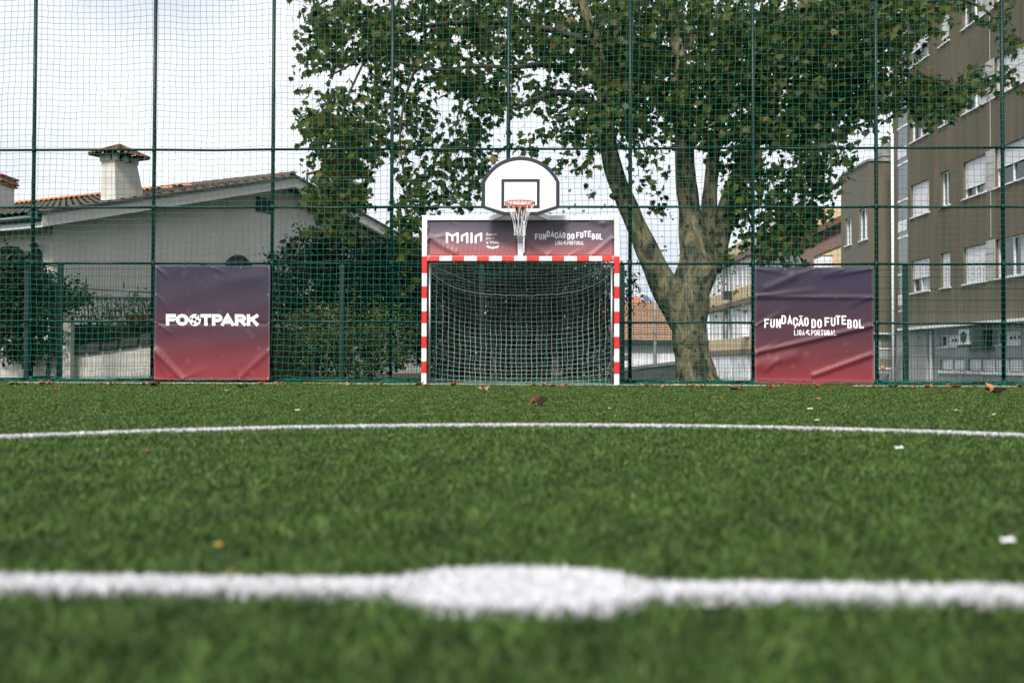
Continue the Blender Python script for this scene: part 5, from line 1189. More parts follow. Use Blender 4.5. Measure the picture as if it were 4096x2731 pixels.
def build_tree():
    D = 19.6
    q = lambda px, py, y=D: atY(px, py, y)
    base = q(2785, 1530)
    t = empty('plane_tree', (base.x, D, -.07), 'large forked plane tree with mottled bark standing behind the goal fence', 'tree')
    s = lambda px, y=D: px * y / F
    def limb(name, pl, seed, n=14, rough=.05):     # pl: (px, py, width px, depth)
        o = noisy_tube([q(a, b, d) for a, b, w_, d in pl], [s(w_, d) / 2 for a, b, w_, d in pl], seed, n, 6, rough).build(name, M['bark'], t, True); return o
    limb('trunk', [(2790, 1570, 260, D), (2786, 1520, 180, D), (2780, 1470, 150, D), (2764, 1380, 138, D), (2752, 1290, 142, D), (2762, 1180, 165, D), (2786, 1080, 158, D), (2772, 960, 112, D), (2757, 820, 86, D), (2741, 690, 80, D), (2735, 480, 74, D), (2725, 300, 62, D - .1), (2690, 100, 50, D - .2), (2650, -120, 42, D - .3), (2600, -500, 28, D)], 1, 18)
    limb('limb', [(2735, 1300, 100, D - .05), (2690, 1210, 120, D - .1), (2640, 1110, 108, D - .15), (2583, 985, 88, D - .2), (2525, 860, 78, D - .3), (2475, 740, 76, D - .35), (2440, 610, 72, D - .4), (2420, 480, 66, D - .4), (2412, 340, 56, D - .4), (2385, 180, 45, D - .5), (2330, 0, 36, D - .6), (2280, -300, 22, D - .6)], 2)
    limb('limb', [(2815, 1060, 80, D), (2834, 960, 74, D + .1), (2838, 860, 66, D + .1), (2840, 760, 58, D + .2), (2852, 640, 50, D + .3), (2880, 500, 42, D + .5), (2910, 300, 34, D + .8), (2930, 50, 26, D + 1)], 3)
    limb('limb', [(2835, 1080, 95, D + .1), (2876, 950, 84, D + .15), (2914, 820, 76, D + .2), (2962, 690, 74, D + .25), (3015, 560, 66, D + .3), (3066, 450, 62, D + .3), (3145, 240, 60, D + .4), (3220, 80, 54, D + .5), (3270, -120, 55, D + .6), (3330, -420, 35, D + .6)], 4)
    def br(pl, seed):
        noisy_tube([q(a, b, d) for a, b, w_, d in pl], [s(w_, d) / 2 for a, b, w_, d in pl], seed, 8, 5, .05).build('branch', M['twig'], t, True)
    # pruned stub with a knob on the left limb
    noisy_tube([q(2490, 790, D - .4), q(2455, 785, D - .42), q(2438, 780, D - .42)], [.06, .07, .03], 9, 10, 4, .1).build('stub', M['bark'], t, True)
    br([(2425, 440, 40, D - .4), (2330, 400, 34, D - .6), (2250, 370, 28, D - .8), (2150, 395, 22, D - 1), (2060, 440, 15, D - 1.1)], 11)
    br([(2412, 340, 34, D - .4), (2290, 285, 28, D - .7), (2180, 260, 24, D - .9), (2040, 270, 19, D - 1.1), (1900, 265, 16, D - 1.3), (1750, 280, 13, D - 1.4), (1560, 240, 10, D - 1.5)], 12)
    br([(2385, 180, 34, D - .5), (2200, 120, 27, D - .8), (2000, 90, 22, D - 1), (1750, 100, 18, D - 1.2), (1500, 160, 13, D - 1.3), (1400, 260, 10, D - 1.4), (1310, 305, 7, D - 1.4)], 13)
    br([(2330, 0, 28, D - .6), (2100, -120, 22, D - .6), (1800, -160, 18, D - .6), (1450, -100, 13, D - .6), (1280, 20, 8, D - .7)], 14)
    br([(1750, 100, 14, D - 1.2), (1640, 330, 12, D - 1.2), (1600, 560, 9, D - 1.2), (1640, 820, 6, D - 1.2)], 15)
    br([(1500, 160, 11, D - 1.3), (1380, 420, 9, D - 1.3), (1350, 640, 7, D - 1.3), (1380, 850, 5, D - 1.3)], 16)
    br([(3145, 240, 40, D + .4), (3300, 180, 32, D + .2), (3480, 210, 25, D), (3650, 310, 18, D - .2), (3830, 340, 13, D - .3), (3980, 300, 8, D - .4)], 17)
    br([(3220, 80, 36, D + .5), (3400, 0, 28, D + .2), (3650, 10, 20, D), (3850, 0, 14, D), (3990, 90, 9, D), (4020, 230, 6, D)], 18)
    br([(2735, 480, 40, D), (2620, 360, 30, D - .6), (2560, 220, 24, D - 1), (2520, 60, 16, D - 1.2)], 19)
    br([(3020, 560, 34, D + .3), (3130, 560, 24, D - .2), (3230, 650, 17, D - .5), (3280, 760, 10, D - .6)], 20)
    br([(2850, 640, 26, D + .3), (2800, 450, 22, D - .3), (2850, 260, 16, D - 1), (2950, 120, 11, D - 1.3)], 21)
    k = 1.7415
    B = [ # blobs in 2352-wide pixels: x, y, rx, ry, optical depth, depth centre
        (800, 60, 95, 75, 2.2), (745, 30, 50, 40, 1.5), (690, 6, 22, 10, 1.2), (735, 130, 55, 36, 1.9), (712, 200, 28, 14, .8), (722, 275, 40, 42, 2.2), (790, 270, 80, 60, 2.4), (770, 360, 62, 60, 2.4), (812, 330, 60, 60, 2.1), (752, 430, 52, 44, 2.4), (805, 440, 50, 34, 2.1), (760, 500, 48, 44, 2.1),  (850, 400, 22, 20, .8),
        (1000, 55, 120, 75, 2.4), (900, 130, 60, 70, 2.2), (870, 60, 50, 50, 2.0), (860, 210, 40, 40, 1.8), (1000, 160, 80, 60, 1.8), (950, 250, 55, 50, 1.7), (935, 330, 36, 60, 1.0), (1010, 320, 52, 45, 1.0), (1080, 230, 60, 60, 1.6), (1100, 320, 50, 55, 1.8), (1040, 390, 60, 40, 1.5), (960, 420, 45, 38, 1.7), (1070, 450, 40, 32, 1.4), (950, 490, 44, 44, 2.1), (935, 550, 34, 40, 2.1), (985, 520, 22, 22, .8), (955, 610, 22, 50, 1.6), (940, 660, 18, 26, 1.0), (1000, 450, 40, 30, 1.2), (1110, 400, 30, 30, 1.0),
        (1180, 70, 110, 80, 2.3), (1150, 190, 70, 50, 1.6), (1210, 210, 60, 40, 1.2), (1190, 330, 26, 22, .5), (1250, 320, 44, 26, 1.0), (1290, 370, 26, 32, .9), (1235, 390, 14, 14, .4), (1340, 300, 60, 45, 1.4), (1290, 235, 55, 45, 1.4), (1345, 370, 20, 36, .7), (1360, 420, 14, 16, .4),
        (1330, 90, 100, 90, 2.4), (1420, 150, 90, 80, 2.4), (1400, 260, 75, 55, 2.0), (1480, 60, 90, 80, 2.6), (1500, 200, 80, 80, 2.4), (1480, 310, 45, 45, 1.3), (1500, 380, 32, 45, 1.0), (1530, 440, 20, 30, .8), (1440, 420, 14, 26, .5), (1560, 290, 50, 50, 1.6),
        (1600, 90, 110, 90, 2.6), (1600, 220, 80, 80, 2.3), (1680, 160, 80, 90, 2.6), (1660, 300, 55, 50, 1.5), (1740, 90, 90, 90, 3.0), (1720, 240, 70, 70, 2.2), (1690, 390, 40, 60, 1.4), (1740, 340, 60, 60, 1.8), (1760, 430, 70, 55, 1.8), (1800, 520, 55, 50, 1.9), (1740, 560, 36, 34, 1.2), (1700, 500, 30, 40, 1.2), (1690, 590, 30, 20, 1.0), (1850, 545, 26, 30, 1.0), (1800, 590, 36, 24, 1.2),
        (1850, 110, 110, 110, 3.6), (1830, 260, 80, 70, 2.4), (1900, 250, 70, 70, 2.6), (1880, 350, 55, 40, 1.7), (1920, 330, 36, 26, 1.1), (1830, 380, 50, 50, 1.5), (1955, 370, 24, 22, .7), (1840, 450, 45, 45, 1.6), (1760, 490, 60, 50, 1.8), (1860, 505, 40, 45, 1.5), (1890, 410, 55, 45, 1.4),
        (1960, 60, 100, 80, 3.2), (1960, 180, 80, 60, 2.8), (2010, 250, 50, 26, 1.8), (2050, 50, 80, 55, 2.4), (2060, 130, 38, 36, 1.6), (2055, 215, 60, 34, 2.4), (2130, 215, 70, 34, 2.6), (2140, 260, 42, 22, 1.8), (2200, 210, 46, 26, 2.0), (2245, 175, 40, 22, 1.4), (2300, 165, 34, 20, 1.2), (2130, 22, 50, 28, 2.0), (2200, 12, 40, 18, 1.6), (2300, 30, 24, 34, 1.2), (2318, 90, 16, 44, 1.1), (2285, 50, 20, 20, .8), (2338, 190, 16, 12, .8), (2020, 300, 16, 12, .7)]
    LS = 0.148; PX, PY, DD = [], [], []
    for bx, by, rx, ry, od in B:
        bx, by, rx, ry = bx * k, by * k, rx * k, ry * k
        area = math.pi * rx * ry; nl = int(od * (1.12 if od >= 2 else .95) * (1.35 if bx > 3150 and by < 560 else 1.0) * area / 240); nc_ = max(1, nl // 9)
        a = rng.uniform(0, 2 * np.pi, nc_); r_ = np.sqrt(rng.uniform(0, 1, nc_)); cx, cy = bx + rx * r_ * np.cos(a), by + ry * r_ * np.sin(a)
        span = 1.4 + 1.6 * min(1, od / 2.6); cd_ = rng.uniform(17.75, 17.9 + span, nc_) if bx < 3350 else rng.uniform(18.2, 19.6 + .6 * span, nc_)
        if od >= 2.2: cd_ = np.where(rng.uniform(0, 1, nc_) < .45, rng.uniform(19.5, 23.5, nc_), cd_)
        idx = rng.integers(0, nc_, nl)
        PX.append(cx[idx] + rng.normal(0, 26, nl)); PY.append(cy[idx] + rng.normal(0, 26, nl) + 6); DD.append(cd_[idx] + rng.normal(0, .16, nl))
    px, py, dd = np.concatenate(PX), np.concatenate(PY), np.clip(np.concatenate(DD), 17.55, 26)
    P = P_at(px, py, dd)
    # upper crown beyond the top of the picture and the far side of the tree
    n2 = 9000; c0 = np.array([base.x - .2, D + 1.0, 10.2]); dirs = rng.normal(0, 1, (n2, 3)); dirs /= np.linalg.norm(dirs, axis=1)[:, None]
    P2 = c0 + dirs * np.array([7.2, 3.6, 3.6]) * (rng.uniform(0.25, 1, n2) ** .5)[:, None]; P2 = P2[(P2[:, 2] > 7.2) & (P2[:, 1] > 17.6)]
    P = np.concatenate([P, P2]); n = len(P)
    r = rng.uniform(0, 1, n)[:, None]
    r = r ** 1.4; c = np.array([0.016, 0.027, 0.005]) * (1 - r) + np.array([0.110, 0.145, 0.020]) * r
    yel = rng.uniform(0, 1, n); c[yel < .03] = np.array([0.20, 0.15, 0.03]); c[yel < .005] = np.array([.23, .10, .035])
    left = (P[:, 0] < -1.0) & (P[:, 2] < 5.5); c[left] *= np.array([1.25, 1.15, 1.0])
    size = LS * rng.uniform(.6, 1.25, n)
    T_ = leaf_mesh_plane()
    # the 300 leaves nearest the lens are objects of their own, the rest one crown
    vis = np.where(np.arange(n) < len(px), P[:, 1], 99); near = np.argsort(vis)[:300]; mask = np.ones(n, bool); mask[near] = False
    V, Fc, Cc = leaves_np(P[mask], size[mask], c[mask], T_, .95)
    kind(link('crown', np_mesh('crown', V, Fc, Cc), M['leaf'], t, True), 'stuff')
    metas = []
    for i in range(6):
        rr_ = .15 + .15 * i; cc = np.array([0.05, 0.06, 0.013]) * (1 - rr_) + np.array([0.14, 0.13, 0.03]) * rr_
        me = np_mesh('leaf', T_[0], T_[1], np.repeat(cc[None], len(T_[0]), 0)); me.materials.append(M['leaf']); metas.append(me)
    Rm = rot_mats(300, .95)
    for i, ix in enumerate(near):
        o = bpy.data.objects.new('leaf', metas[i % 6]); COL.objects.link(o); o.parent = t; o.matrix_parent_inverse = parent_inv(t)
        o.matrix_world = Matrix.Translation(P[ix]) @ Matrix(Rm[i].tolist()).to_4x4() @ Matrix.Scale(size[ix], 4)
    # twigs: short stems at a sample of leaf positions
    m = MB(); sel = rng.choice(len(px), 900, replace=False)
    for ix in sel:
        p = Vector(P[ix]); d = Vector((rng.normal(0, .5), rng.normal(0, .3), rng.uniform(.1, .9))) * .35; m.tube([p, p + d * .5 + Vector((0, 0, .03)), p + d], [.0025, .004, .006], 4, False)
    kind(m.build('twigs', M['twig'], t), 'stuff')
build_tree()

def shrub(name, label, regions, leaf, size, c0, c1, tmpl, stems=(), cat='shrub', droop=.5, per=None, accent=None):
    """regions: (px, py, rx, ry, optical depth, d0, d1) in 4096-wide pixels"""
    PX, PY, DD = [], [], []
    for bx, by, rx, ry, od, d0, d1 in regions:
        ap = (size * F / ((d0 + d1) / 2)) ** 2 * .17; nl = int(od * math.pi * rx * ry / ap)
        nc_ = max(1, nl // 8); a = rng.uniform(0, 2 * np.pi, nc_); r_ = np.sqrt(rng.uniform(0, 1, nc_)); cx, cy = bx + rx * r_ * np.cos(a), by + ry * r_ * np.sin(a); cd_ = rng.uniform(d0, d1, nc_)
        idx = rng.integers(0, nc_, nl); sp = size * F / d0 * .8
        PX.append(cx[idx] + rng.normal(0, sp, nl)); PY.append(cy[idx] + rng.normal(0, sp, nl)); DD.append(cd_[idx] + rng.normal(0, .06, nl))
    px, py, dd = map(np.concatenate, (PX, PY, DD)); P = P_at(px, py, dd); P = P[P[:, 2] > -.05]; n = len(P)
    r = (rng.uniform(0, 1, n) ** 1.5)[:, None]; c = np.array(c0) * (1 - r) + np.array(c1) * r
    if accent: c[rng.uniform(0, 1, n) < accent[0]] = np.array(accent[1])
    V, Fc, Cc = leaves_np(P, size * rng.uniform(.6, 1.3, n), c, tmpl, droop)
    ctr = P.mean(0); e = empty(name, (ctr[0], ctr[1], -.06), label, cat)
    kind(link('foliage', np_mesh('foliage', V, Fc, Cc), M['shrub'], e, True), 'stuff')
    for (pts, ra) in stems: noisy_tube(pts, [ra, ra * .8, ra * .5][:len(pts)] if len(pts) == 3 else [ra] * len(pts), 5, 8, 4, .08).build('stem', M['twig'], e, True)
    return e
def build_shrubs():
    ov, sl_, pl = leaf_mesh_oval(), leaf_mesh_slim(), leaf_mesh_plane()
    S = lambda px, y, z1, lean=0: [atY(px, 1500, y) * Vector((1, 1, 0)).x if False else Vector((atY(px, 1500, y).x, y, -.05)), Vector((atY(px + lean * .5, 1400, y).x, y, z1 * .5)), Vector((atY(px + lean, 1300, y).x, y, z1))]
    dk0, dk1 = (.005, .008, .004), (.022, .032, .013)
    shrub('climbing_shrub', 'tall dark glossy-leaved shrub climbing in front of the villa wall', [(1240, 1010, 110, 80, 2.6, 18.4, 20), (1400, 1040, 190, 100, 3.2, 18.4, 20.4), (1560, 1075, 130, 100, 3.2, 18.4, 20.2), (1160, 1080, 90, 60, 1.8, 18.4, 19.6), (1110, 1130, 50, 110, 1.6, 18.5, 19.4), (1380, 1180, 300, 130, 3.6, 18.8, 20.4), (1380, 1330, 310, 170, 3.2, 19.2, 20.4), (1060, 1010, 40, 12, .8, 18.4, 18.8), (1170, 970, 34, 16, .8, 18.4, 18.8), (1240, 920, 60, 14, .9, 18.4, 18.9), (1330, 930, 50, 16, .8, 18.4, 19)], None, .085, dk0, dk1, ov, [(S(1300, 19.3, 2.2, 30), .05), (S(1480, 19.5, 2.6, -20), .06)], accent=(.006, (.25, .03, .02)))
    shrub('hedge', 'dark dense hedge filling the space behind the goal net', [(1780, 1260, 130, 270, 5.0, 18.5, 20.3), (1950, 1260, 150, 270, 4.0, 18.5, 20.5), (2110, 1260, 150, 240, 5.0, 18.5, 20.5), (2260, 1230, 140, 210, 4.6, 18.5, 20.4), (2390, 1190, 90, 160, 2.6, 18.5, 20.2), (2060, 1450, 160, 90, 2.4, 18.6, 20.2), (2300, 1400, 150, 90, 2.2, 18.6, 20.2), (2420, 1330, 60, 150, 1.8, 18.6, 20.2), (2250, 1500, 220, 40, 1.4, 18.4, 19.4), (1680, 1200, 60, 250, 1.7, 18.5, 20), (1990, 1090, 300, 60, 2.6, 18.6, 20.4), (2390, 1120, 90, 60, 1.6, 18.6, 20.2)], None, .075, dk0, (.020, .027, .012), ov, [(S(1850, 19.6, 2.0), .06), (S(2080, 19.4, 2.0, 20), .06), (S(2300, 19.6, 1.7, -15), .05)], accent=(.008, (.20, .07, .03)))
    shrub('privet_bush', 'lighter green small-leaved bush against the mesh fence beside the goal', [(1180, 1340, 90, 90, 1.5, 17.85, 18.4), (1300, 1300, 120, 90, 1.6, 17.85, 18.5), (1440, 1290, 150, 80, 1.5, 17.85, 18.5), (1580, 1330, 100, 110, 1.4, 17.85, 18.5), (1380, 1410, 270, 100, 1.3, 17.9, 18.6), (1430, 1190, 12, 50, 1.0, 17.85, 18), (1345, 1170, 10, 40, .9, 17.85, 18), (1500, 1200, 14, 44, .9, 17.85, 18), (1140, 1460, 60, 60, 1.0, 17.9, 18.4), (1265, 1210, 14, 36, .8, 17.85, 18)], None, .075, (.055, .08, .02), (.34, .36, .10), sl_, [(S(1400, 18.2, .9), .03), (S(1250, 18.2, .8), .03)], droop=-.2)
    shrub('ivy_sprig', 'thin leafy climber hanging beside the right goal post', [(2500, 1120, 30, 60, 1.2, 17.9, 18.3), (2510, 1200, 26, 40, .8, 17.9, 18.3), (2540, 1130, 30, 40, .4, 17.9, 18.2), (2560, 1205, 22, 14, .6, 17.9, 18.2), (2492, 1060, 16, 30, .6, 17.9, 18.2)], None, .075, dk0, dk1, ov)
    shrub('garden_shrub', 'dark leafy shrub at the left corner by the mesh gate', [(60, 1130, 130, 120, 4.4, 18.6, 20), (150, 1190, 120, 100, 4.0, 18.6, 19.8), (110, 1400, 120, 50, 2.5, 18.6, 19.4), (240, 1200, 90, 60, 2.0, 18.5, 19.4), (60, 1320, 110, 110, 3.0, 18.6, 19.8), (170, 1330, 90, 100, 2.6, 18.6, 19.8), (290, 1150, 50, 50, 1.4, 18.6, 19.3), (20, 1020, 40, 30, 1.5, 18.8, 19.8), (330, 1190, 50, 30, 1.2, 18.6, 19.3)], None, .095, dk0, (.040, .060, .022), ov, [(S(60, 19.3, 1.6), .05), (S(190, 19.2, 1.5, 30), .05)])
    shrub('terrace_plant', 'green strappy plants growing along the iron railing', [(400, 1290, 90, 40, 2.6, 19.4, 20), (520, 1260, 110, 44, 2.6, 19.5, 20), (330, 1240, 60, 50, 1.6, 19.3, 19.9), (590, 1240, 40, 40, 1.3, 19.5, 20), (360, 1330, 70, 40, 1.5, 19.3, 19.9), (480, 1310, 120, 24, 1.2, 19.3, 19.9), (530, 1200, 16, 24, .6, 19.6, 20)], None, .15, (.008, .016, .006), (.060, .080, .024), sl_, cat='plant', droop=-.9)
    # dry grass tufts at the foot of the fence
    for px in (2640, 2760, 2900, 3850, 3950, 4040, 3540, 520, 580):
        c = atY(px, 1530, 18.3); c.z = -.07; m = MB(); rr = random.Random(px)
        for k in range(14):
            a, l_ = rr.uniform(0, 6.28), rr.uniform(.15, .36); d = Vector((math.cos(a), math.sin(a) * .5, 0)) * l_ * .6; b = c + Vector((rr.uniform(-.15, .15), rr.uniform(-.08, .08), 0))
            m.tube([b, b + d * .4 + Vector((0, 0, l_ * .7)), b + d + Vector((0, 0, l_ * .85))], [.003, .002, .001], 3, False)
        tag(m.build('grass_tuft', M['twig']), 'wiry tuft of dry grass behind the mesh fence ' + ('by the cream garden wall' if px < 700 else 'beside the tree trunk' if px < 2800 else 'in front of the white garage doors' if px < 3000 else 'below the brown apartment block'), 'grass tuft', 'grass tufts behind the fence')
build_shrubs()

# ------------------------------------------------------------------ dry leaves and litter on the turf
def build_litter():
    T_ = leaf_mesh_plane(); V0 = T_[0].copy(); rr = random.Random(12)
    def leaf(px, py, wpx, label, col, group=None, curl=1.0, dark=None, tilt=None):
        g = atZ(px * 1.7415, py * 1.7415, 0.0); sz = wpx * 1.7415 * g.y / F
        V = V0.copy(); V[:, 1] -= .45; V[:, 2] = curl * (.55 * V[:, 0] ** 2 + .35 * V[:, 1] ** 2 * rr.choice([1, -.4, .8]) + .12 * np.sin(V[:, 0] * 9 + V[:, 1] * 6))
        a = rr.uniform(0, 6.28); tl = rr.uniform(-.35, .35) if tilt is None else tilt; a = a if tilt is None else .2; R_ = np.array(Matrix.Rotation(a, 3, 'Z') @ Matrix.Rotation(tl, 3, 'X'))
        V = (V @ R_.T) * sz; V[:, 2] -= V[:, 2].min(); V[:, 2] += .001 if g.y > 3 else .006
        cc = np.repeat(np.array(col)[None], len(V), 0) * (1 + .5 * np.array([rr.uniform(-1, 1) for _ in range(len(V))]))[:, None]
        if dark is not None: cc[: len(V) // 2] = dark
        o = link('dry_leaf', np_mesh('dry_leaf', V, T_[1], np.clip(cc, .01, 1)), M['dry'], None, True); o.location = g
        so_ = o.modifiers.new('thick', 'SOLIDIFY'); so_.thickness = .0012
        tag(o, label, 'leaf', group); return o
    br_, orng, dk = (.20, .085, .04), (.42, .19, .08), (.035, .02, .015)
    leaf(1232, 929, 46, 'large curled half-dark dry leaf on the turf in front of the goal', br_, curl=1.3, dark=(.03, .017, .012), tilt=.5)
    leaf(2277, 903, 44, 'curled orange leaf with its shadow side painted blackish on the turf by the right fence', orng, curl=1.2, dark=(.015, .01, .01), tilt=.5)  # dark half is the shadow side, put into the vertex colour
    leaf(1650, 914, 24, 'bright orange star-shaped leaf lying flat on the turf below the tree', orng, curl=.4)
    leaf(1690, 896, 27, 'brown cupped leaf on the turf under the trunk', br_, curl=1.2)
    leaf(1112, 896, 24, 'tan folded leaf standing just in front of the goal mouth', (.34, .19, .10), curl=1.2)
    leaf(556, 890, 24, 'dark brown curled leaf under the FOOTPARK banner', dk, curl=1.1)
    leaf(348, 886, 30, 'brown and black curled leaf at the foot of the fence post beside the FOOTPARK banner', br_, curl=1.1, dark=(.02, .012, .01))
    leaf(2130, 1024, 13, 'flat reddish leaf just inside the centre circle line', (.25, .10, .05), curl=.3)
    leaf(340, 1036, 20, 'faded flat brown leaf blurred inside the centre circle', (.20, .12, .07), curl=.3)
    leaf(742, 1356, 30, 'reddish leaf lying across the white halfway line', (.42, .16, .10), curl=.2)
    leaf(537, 1318, 20, 'small yellow leaf at the edge of the halfway line', (.5, .33, .04), curl=.3)
    leaf(502, 1256, 22, 'small blurred yellow leaf short of the halfway line', (.40, .26, .03), curl=.3)
    fence_px = [20, 40, 62, 85, 100, 118, 150, 185, 205, 232, 255, 275, 300, 330, 395, 430, 470, 505, 600, 640, 705, 735, 800, 870, 960, 975, 1040, 1218, 1246, 1262, 1290, 1480, 1500, 1522, 1590, 1615, 1770, 1800, 1830, 1880, 1960, 2010, 2020, 2050, 2078, 2100, 2128, 2150, 2180, 2200, 2240, 2328, 2345]
    for px in fence_px:
        y0 = 880.5 + px / 2352 * 8
        tone, col = rr.choice([('brown', br_), ('orange-tan', orng), ('reddish brown', (.28, .12, .05))])
        spot = next(t for lim, t in ((140, 'below the mesh gate'), (345, 'below the cream garden wall'), (622, 'under the FOOTPARK banner'), (960, 'below the bushes between FOOTPARK banner and goal'), (1425, 'in the goal mouth'), (1660, 'at the foot of the tree trunk'), (1735, 'between the trunk and the FUNDAÇÃO banner'), (2010, 'under the FUNDAÇÃO banner'), (9999, 'below the brown apartment block')) if px < lim)
        leaf(px, y0 + rr.uniform(.5, 4), rr.uniform(10, 24), 'dry ' + tone + ' leaf at the fence foot ' + spot, col, 'dry leaves along the fence foot', rr.uniform(.7, 1.3))
    sc_px = [(985, 911, 13), (1140, 908, 9), (1880, 917, 12), (130, 895, 18), (75, 893, 14), (225, 899, 10), (410, 899, 12), (485, 893, 9), (520, 897, 11), (680, 905, 7), (830, 892, 9), (1045, 908, 8), (1400, 915, 8), (1820, 902, 8), (1985, 905, 9), (2090, 900, 8), (1560, 930, 7), (2210, 930, 7), (900, 921, 7), (300, 925, 8)]
    for px, py, w_ in sc_px:
        tone, col = rr.choice([('brown', br_), ('orange', orng)])
        spot = next(t for lim, t in ((345, 'in front of the garden wall'), (622, 'in front of the FOOTPARK banner'), (960, 'in front of the bushes beside the goal'), (1430, 'in front of the goal'), (1735, 'in front of the tree trunk'), (2010, 'in front of the FUNDAÇÃO banner'), (9999, 'in front of the apartment block')) if px < lim)
        leaf(px, py, w_, 'small ' + tone + ' leaf on the open turf ' + spot, col, 'small leaves scattered on the turf', rr.uniform(.4, 1.1))
    def scrap(px, py, w_, label, group=None):
        g = atZ(px * 1.7415, py * 1.7415, 0.002); s_ = w_ * 1.7415 * g.y / F; m = MB()
        m.grid(lambda i, j: ((i - .5) * s_, (j - .5) * s_ * .7, .004 + .25 * s_ * abs(math.sin(i * 3 + j * 2)) * (.4 + .6 * j)), 5, 4)
        o = m.build('paper_scrap', M['paper'], None, True); o.location = g; sm = o.modifiers.new('thick', 'SOLIDIFY'); sm.thickness = .001; tag(o, label, 'paper scrap', group)
    scrap(2065, 1031, 18, 'white paper scrap lying between the centre circle line and the halfway line')
    scrap(2314, 1246, 30, 'larger blurred white scrap close to the halfway line')
    for px, py, w_ in ((683, 943, 9), (1860, 940, 11), (1876, 966, 9), (2195, 943, 6), (2282, 953, 7), (1400, 938, 5)): scrap(px, py, w_, 'tiny white paper scrap on the turf beyond the centre circle line', 'white scraps beyond the circle')
build_litter()

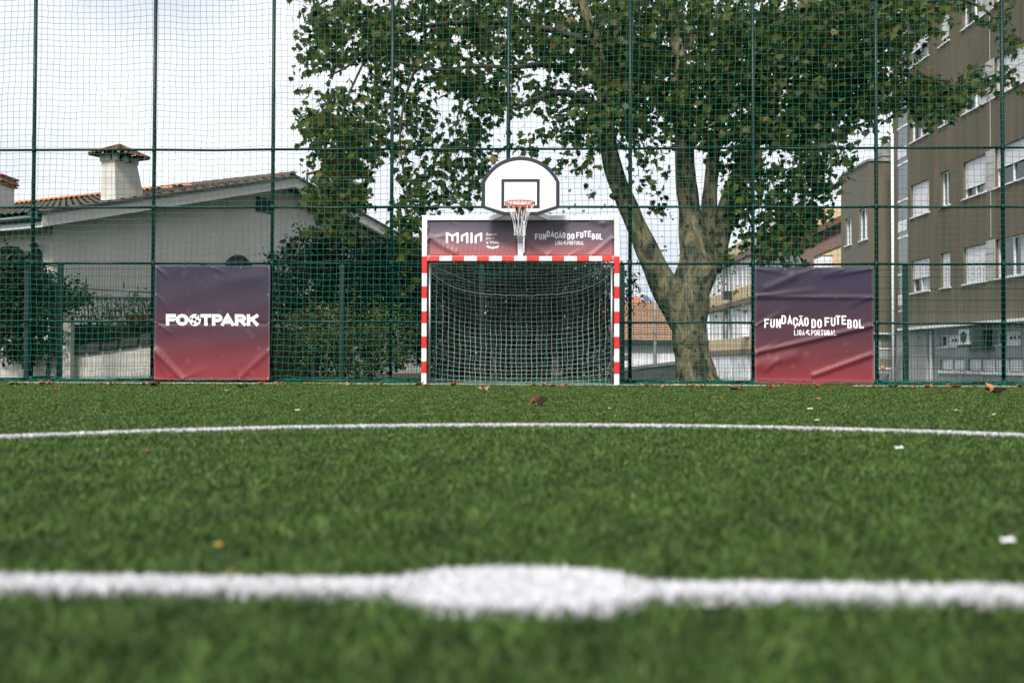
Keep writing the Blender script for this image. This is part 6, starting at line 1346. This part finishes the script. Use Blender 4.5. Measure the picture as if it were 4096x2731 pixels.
# ------------------------------------------------------------------ a person in the lower street beyond the fence
def build_person():
    d = 38.0; c = atY(3530, 1480, d); gz = -1.5; x, y = c.x, d
    def V(dx, dy, z): return (x + dx, y + dy, gz + z)
    J = {'pel': (V(0, 0, .95), .13, .10), 'sp': (V(0, 0, 1.15), .135, .10), 'ch': (V(.0, -.02, 1.34), .16, .11), 'nk': (V(-.01, -.03, 1.48), .055, .055), 'hd': (V(-.02, -.05, 1.56), .06, .06),
         'ls': (V(-.16, -.02, 1.41), .06, .06), 'le': (V(-.22, -.02, 1.14), .045, .045), 'lw': (V(-.18, -.14, .93), .032, .032), 'rs': (V(.16, -.02, 1.41), .06, .06), 're': (V(.24, -.01, 1.15), .045, .045), 'rw': (V(.27, -.15, .95), .032, .032),
         'lh': (V(-.09, 0, .88), .085, .085), 'lk': (V(-.10, -.02, .48), .06, .06), 'la': (V(-.10, .02, .08), .04, .04), 'lt': (V(-.11, -.12, .04), .035, .03), 'rh': (V(.09, 0, .88), .085, .085), 'rk': (V(.10, -.02, .48), .06, .06), 'ra': (V(.11, .03, .08), .04, .04), 'rt': (V(.12, -.11, .04), .035, .03)}
    E_ = [('pel', 'sp'), ('sp', 'ch'), ('ch', 'nk'), ('nk', 'hd'), ('ch', 'ls'), ('ls', 'le'), ('le', 'lw'), ('ch', 'rs'), ('rs', 're'), ('re', 'rw'), ('pel', 'lh'), ('lh', 'lk'), ('lk', 'la'), ('la', 'lt'), ('pel', 'rh'), ('rh', 'rk'), ('rk', 'ra'), ('ra', 'rt')]
    names = list(J); me = bpy.data.meshes.new('body'); me.from_pydata([J[n][0] for n in names], [(names.index(a), names.index(b)) for a, b in E_], []); me.update()
    p = empty('person', (x, y, gz), 'person in a grey T-shirt standing in the street behind the fence, head bare', 'person')
    for m_ in ('skin', 'shirt', 'trouser'): me.materials.append(M[m_])
    o = bpy.data.objects.new('body', me); COL.objects.link(o); sk = o.modifiers.new('skin', 'SKIN'); sk.use_smooth_shade = True; o.modifiers.new('sub', 'SUBSURF').levels = 2
    for i, n in enumerate(names): me.skin_vertices[0].data[i].radius = J[n][1:]; me.skin_vertices[0].data[i].use_root = (n == 'pel')
    bpy.context.view_layer.update(); ev = o.evaluated_get(bpy.context.evaluated_depsgraph_get()); body = bpy.data.meshes.new_from_object(ev)
    bpy.data.objects.remove(o)
    body.materials.clear(); [body.materials.append(M[k]) for k in ('skin', 'shirt', 'trouser')]
    for f in body.polygons:
        z = f.center.z - gz; ax = abs(f.center.x - x); f.material_index = 2 if z < .97 and ax < .2 else (1 if z < 1.46 and not (ax > .17 and z < 1.2) else 0); f.use_smooth = True
    link('body', body, None, p)
    def head(u, v):
        th, ph = u * 2 * math.pi, v * math.pi; r = Vector((math.sin(ph) * math.cos(th), math.sin(ph) * math.sin(th), math.cos(ph)))
        k = 1.0 - .10 * max(0, -r.z) * (1 if r.y > 0 else .4); q = Vector((r.x * .075 * k, r.y * .095 * k, r.z * .118))
        if r.y < -.6: q.y -= .022 * math.exp(-((r.x / .16) ** 2 + ((r.z + .1) / .2) ** 2)); q.y += .010 * math.exp(-(((abs(r.x) - .35) / .16) ** 2 + ((r.z - .12) / .12) ** 2))
        return Vector(V(-.02, -.055, 1.645)) + q
    MB().grid(head, 24, 16).build('head', M['skin'], p, True)
    def hair(u, v):
        th, ph = u * 2 * math.pi, v * math.pi * .5; r = Vector((math.sin(ph) * math.cos(th), math.sin(ph) * math.sin(th), math.cos(ph))); return Vector(V(-.02, -.042, 1.655)) + Vector((r.x * .083, r.y * .098, r.z * .117 - .02))
    MB().grid(hair, 20, 8).build('hair', M['hair'], p, True)
    for s in (-1, 1):
        MB().box(*(lambda q: (q[0] - .012, q[0] + .012, q[1] - .006, q[1] + .006, q[2] - .008, q[2] + .008))(V(-.02 + s * .03, -.145, 1.665))).build('eye', M['black'], p)
        MB().tube([V(-.02 + s * .075, -.05, 1.62), V(-.02 + s * .088, -.045, 1.66)], .014, 6).build('ear', M['skin'], p)
        w = Vector(J['lw' if s < 0 else 'rw'][0])
        for k in range(5):
            dx = (k - 2) * .016; l_ = [.05, .085, .095, .088, .068][k]; st_ = w + Vector((dx * .6, -.02, -.02)); MB().tube([st_, st_ + Vector((dx * .5, -.03, -.4 * l_)), st_ + Vector((dx * .7, -.02, -l_))], [.011, .009, .007], 6).build('finger', M['skin'], p, True)
    MB().tube([V(-.045, -.135, 1.585), V(-.02, -.142, 1.583), V(.005, -.135, 1.585)], .005, 5).build('mouth', M['rust'], p)
build_person()
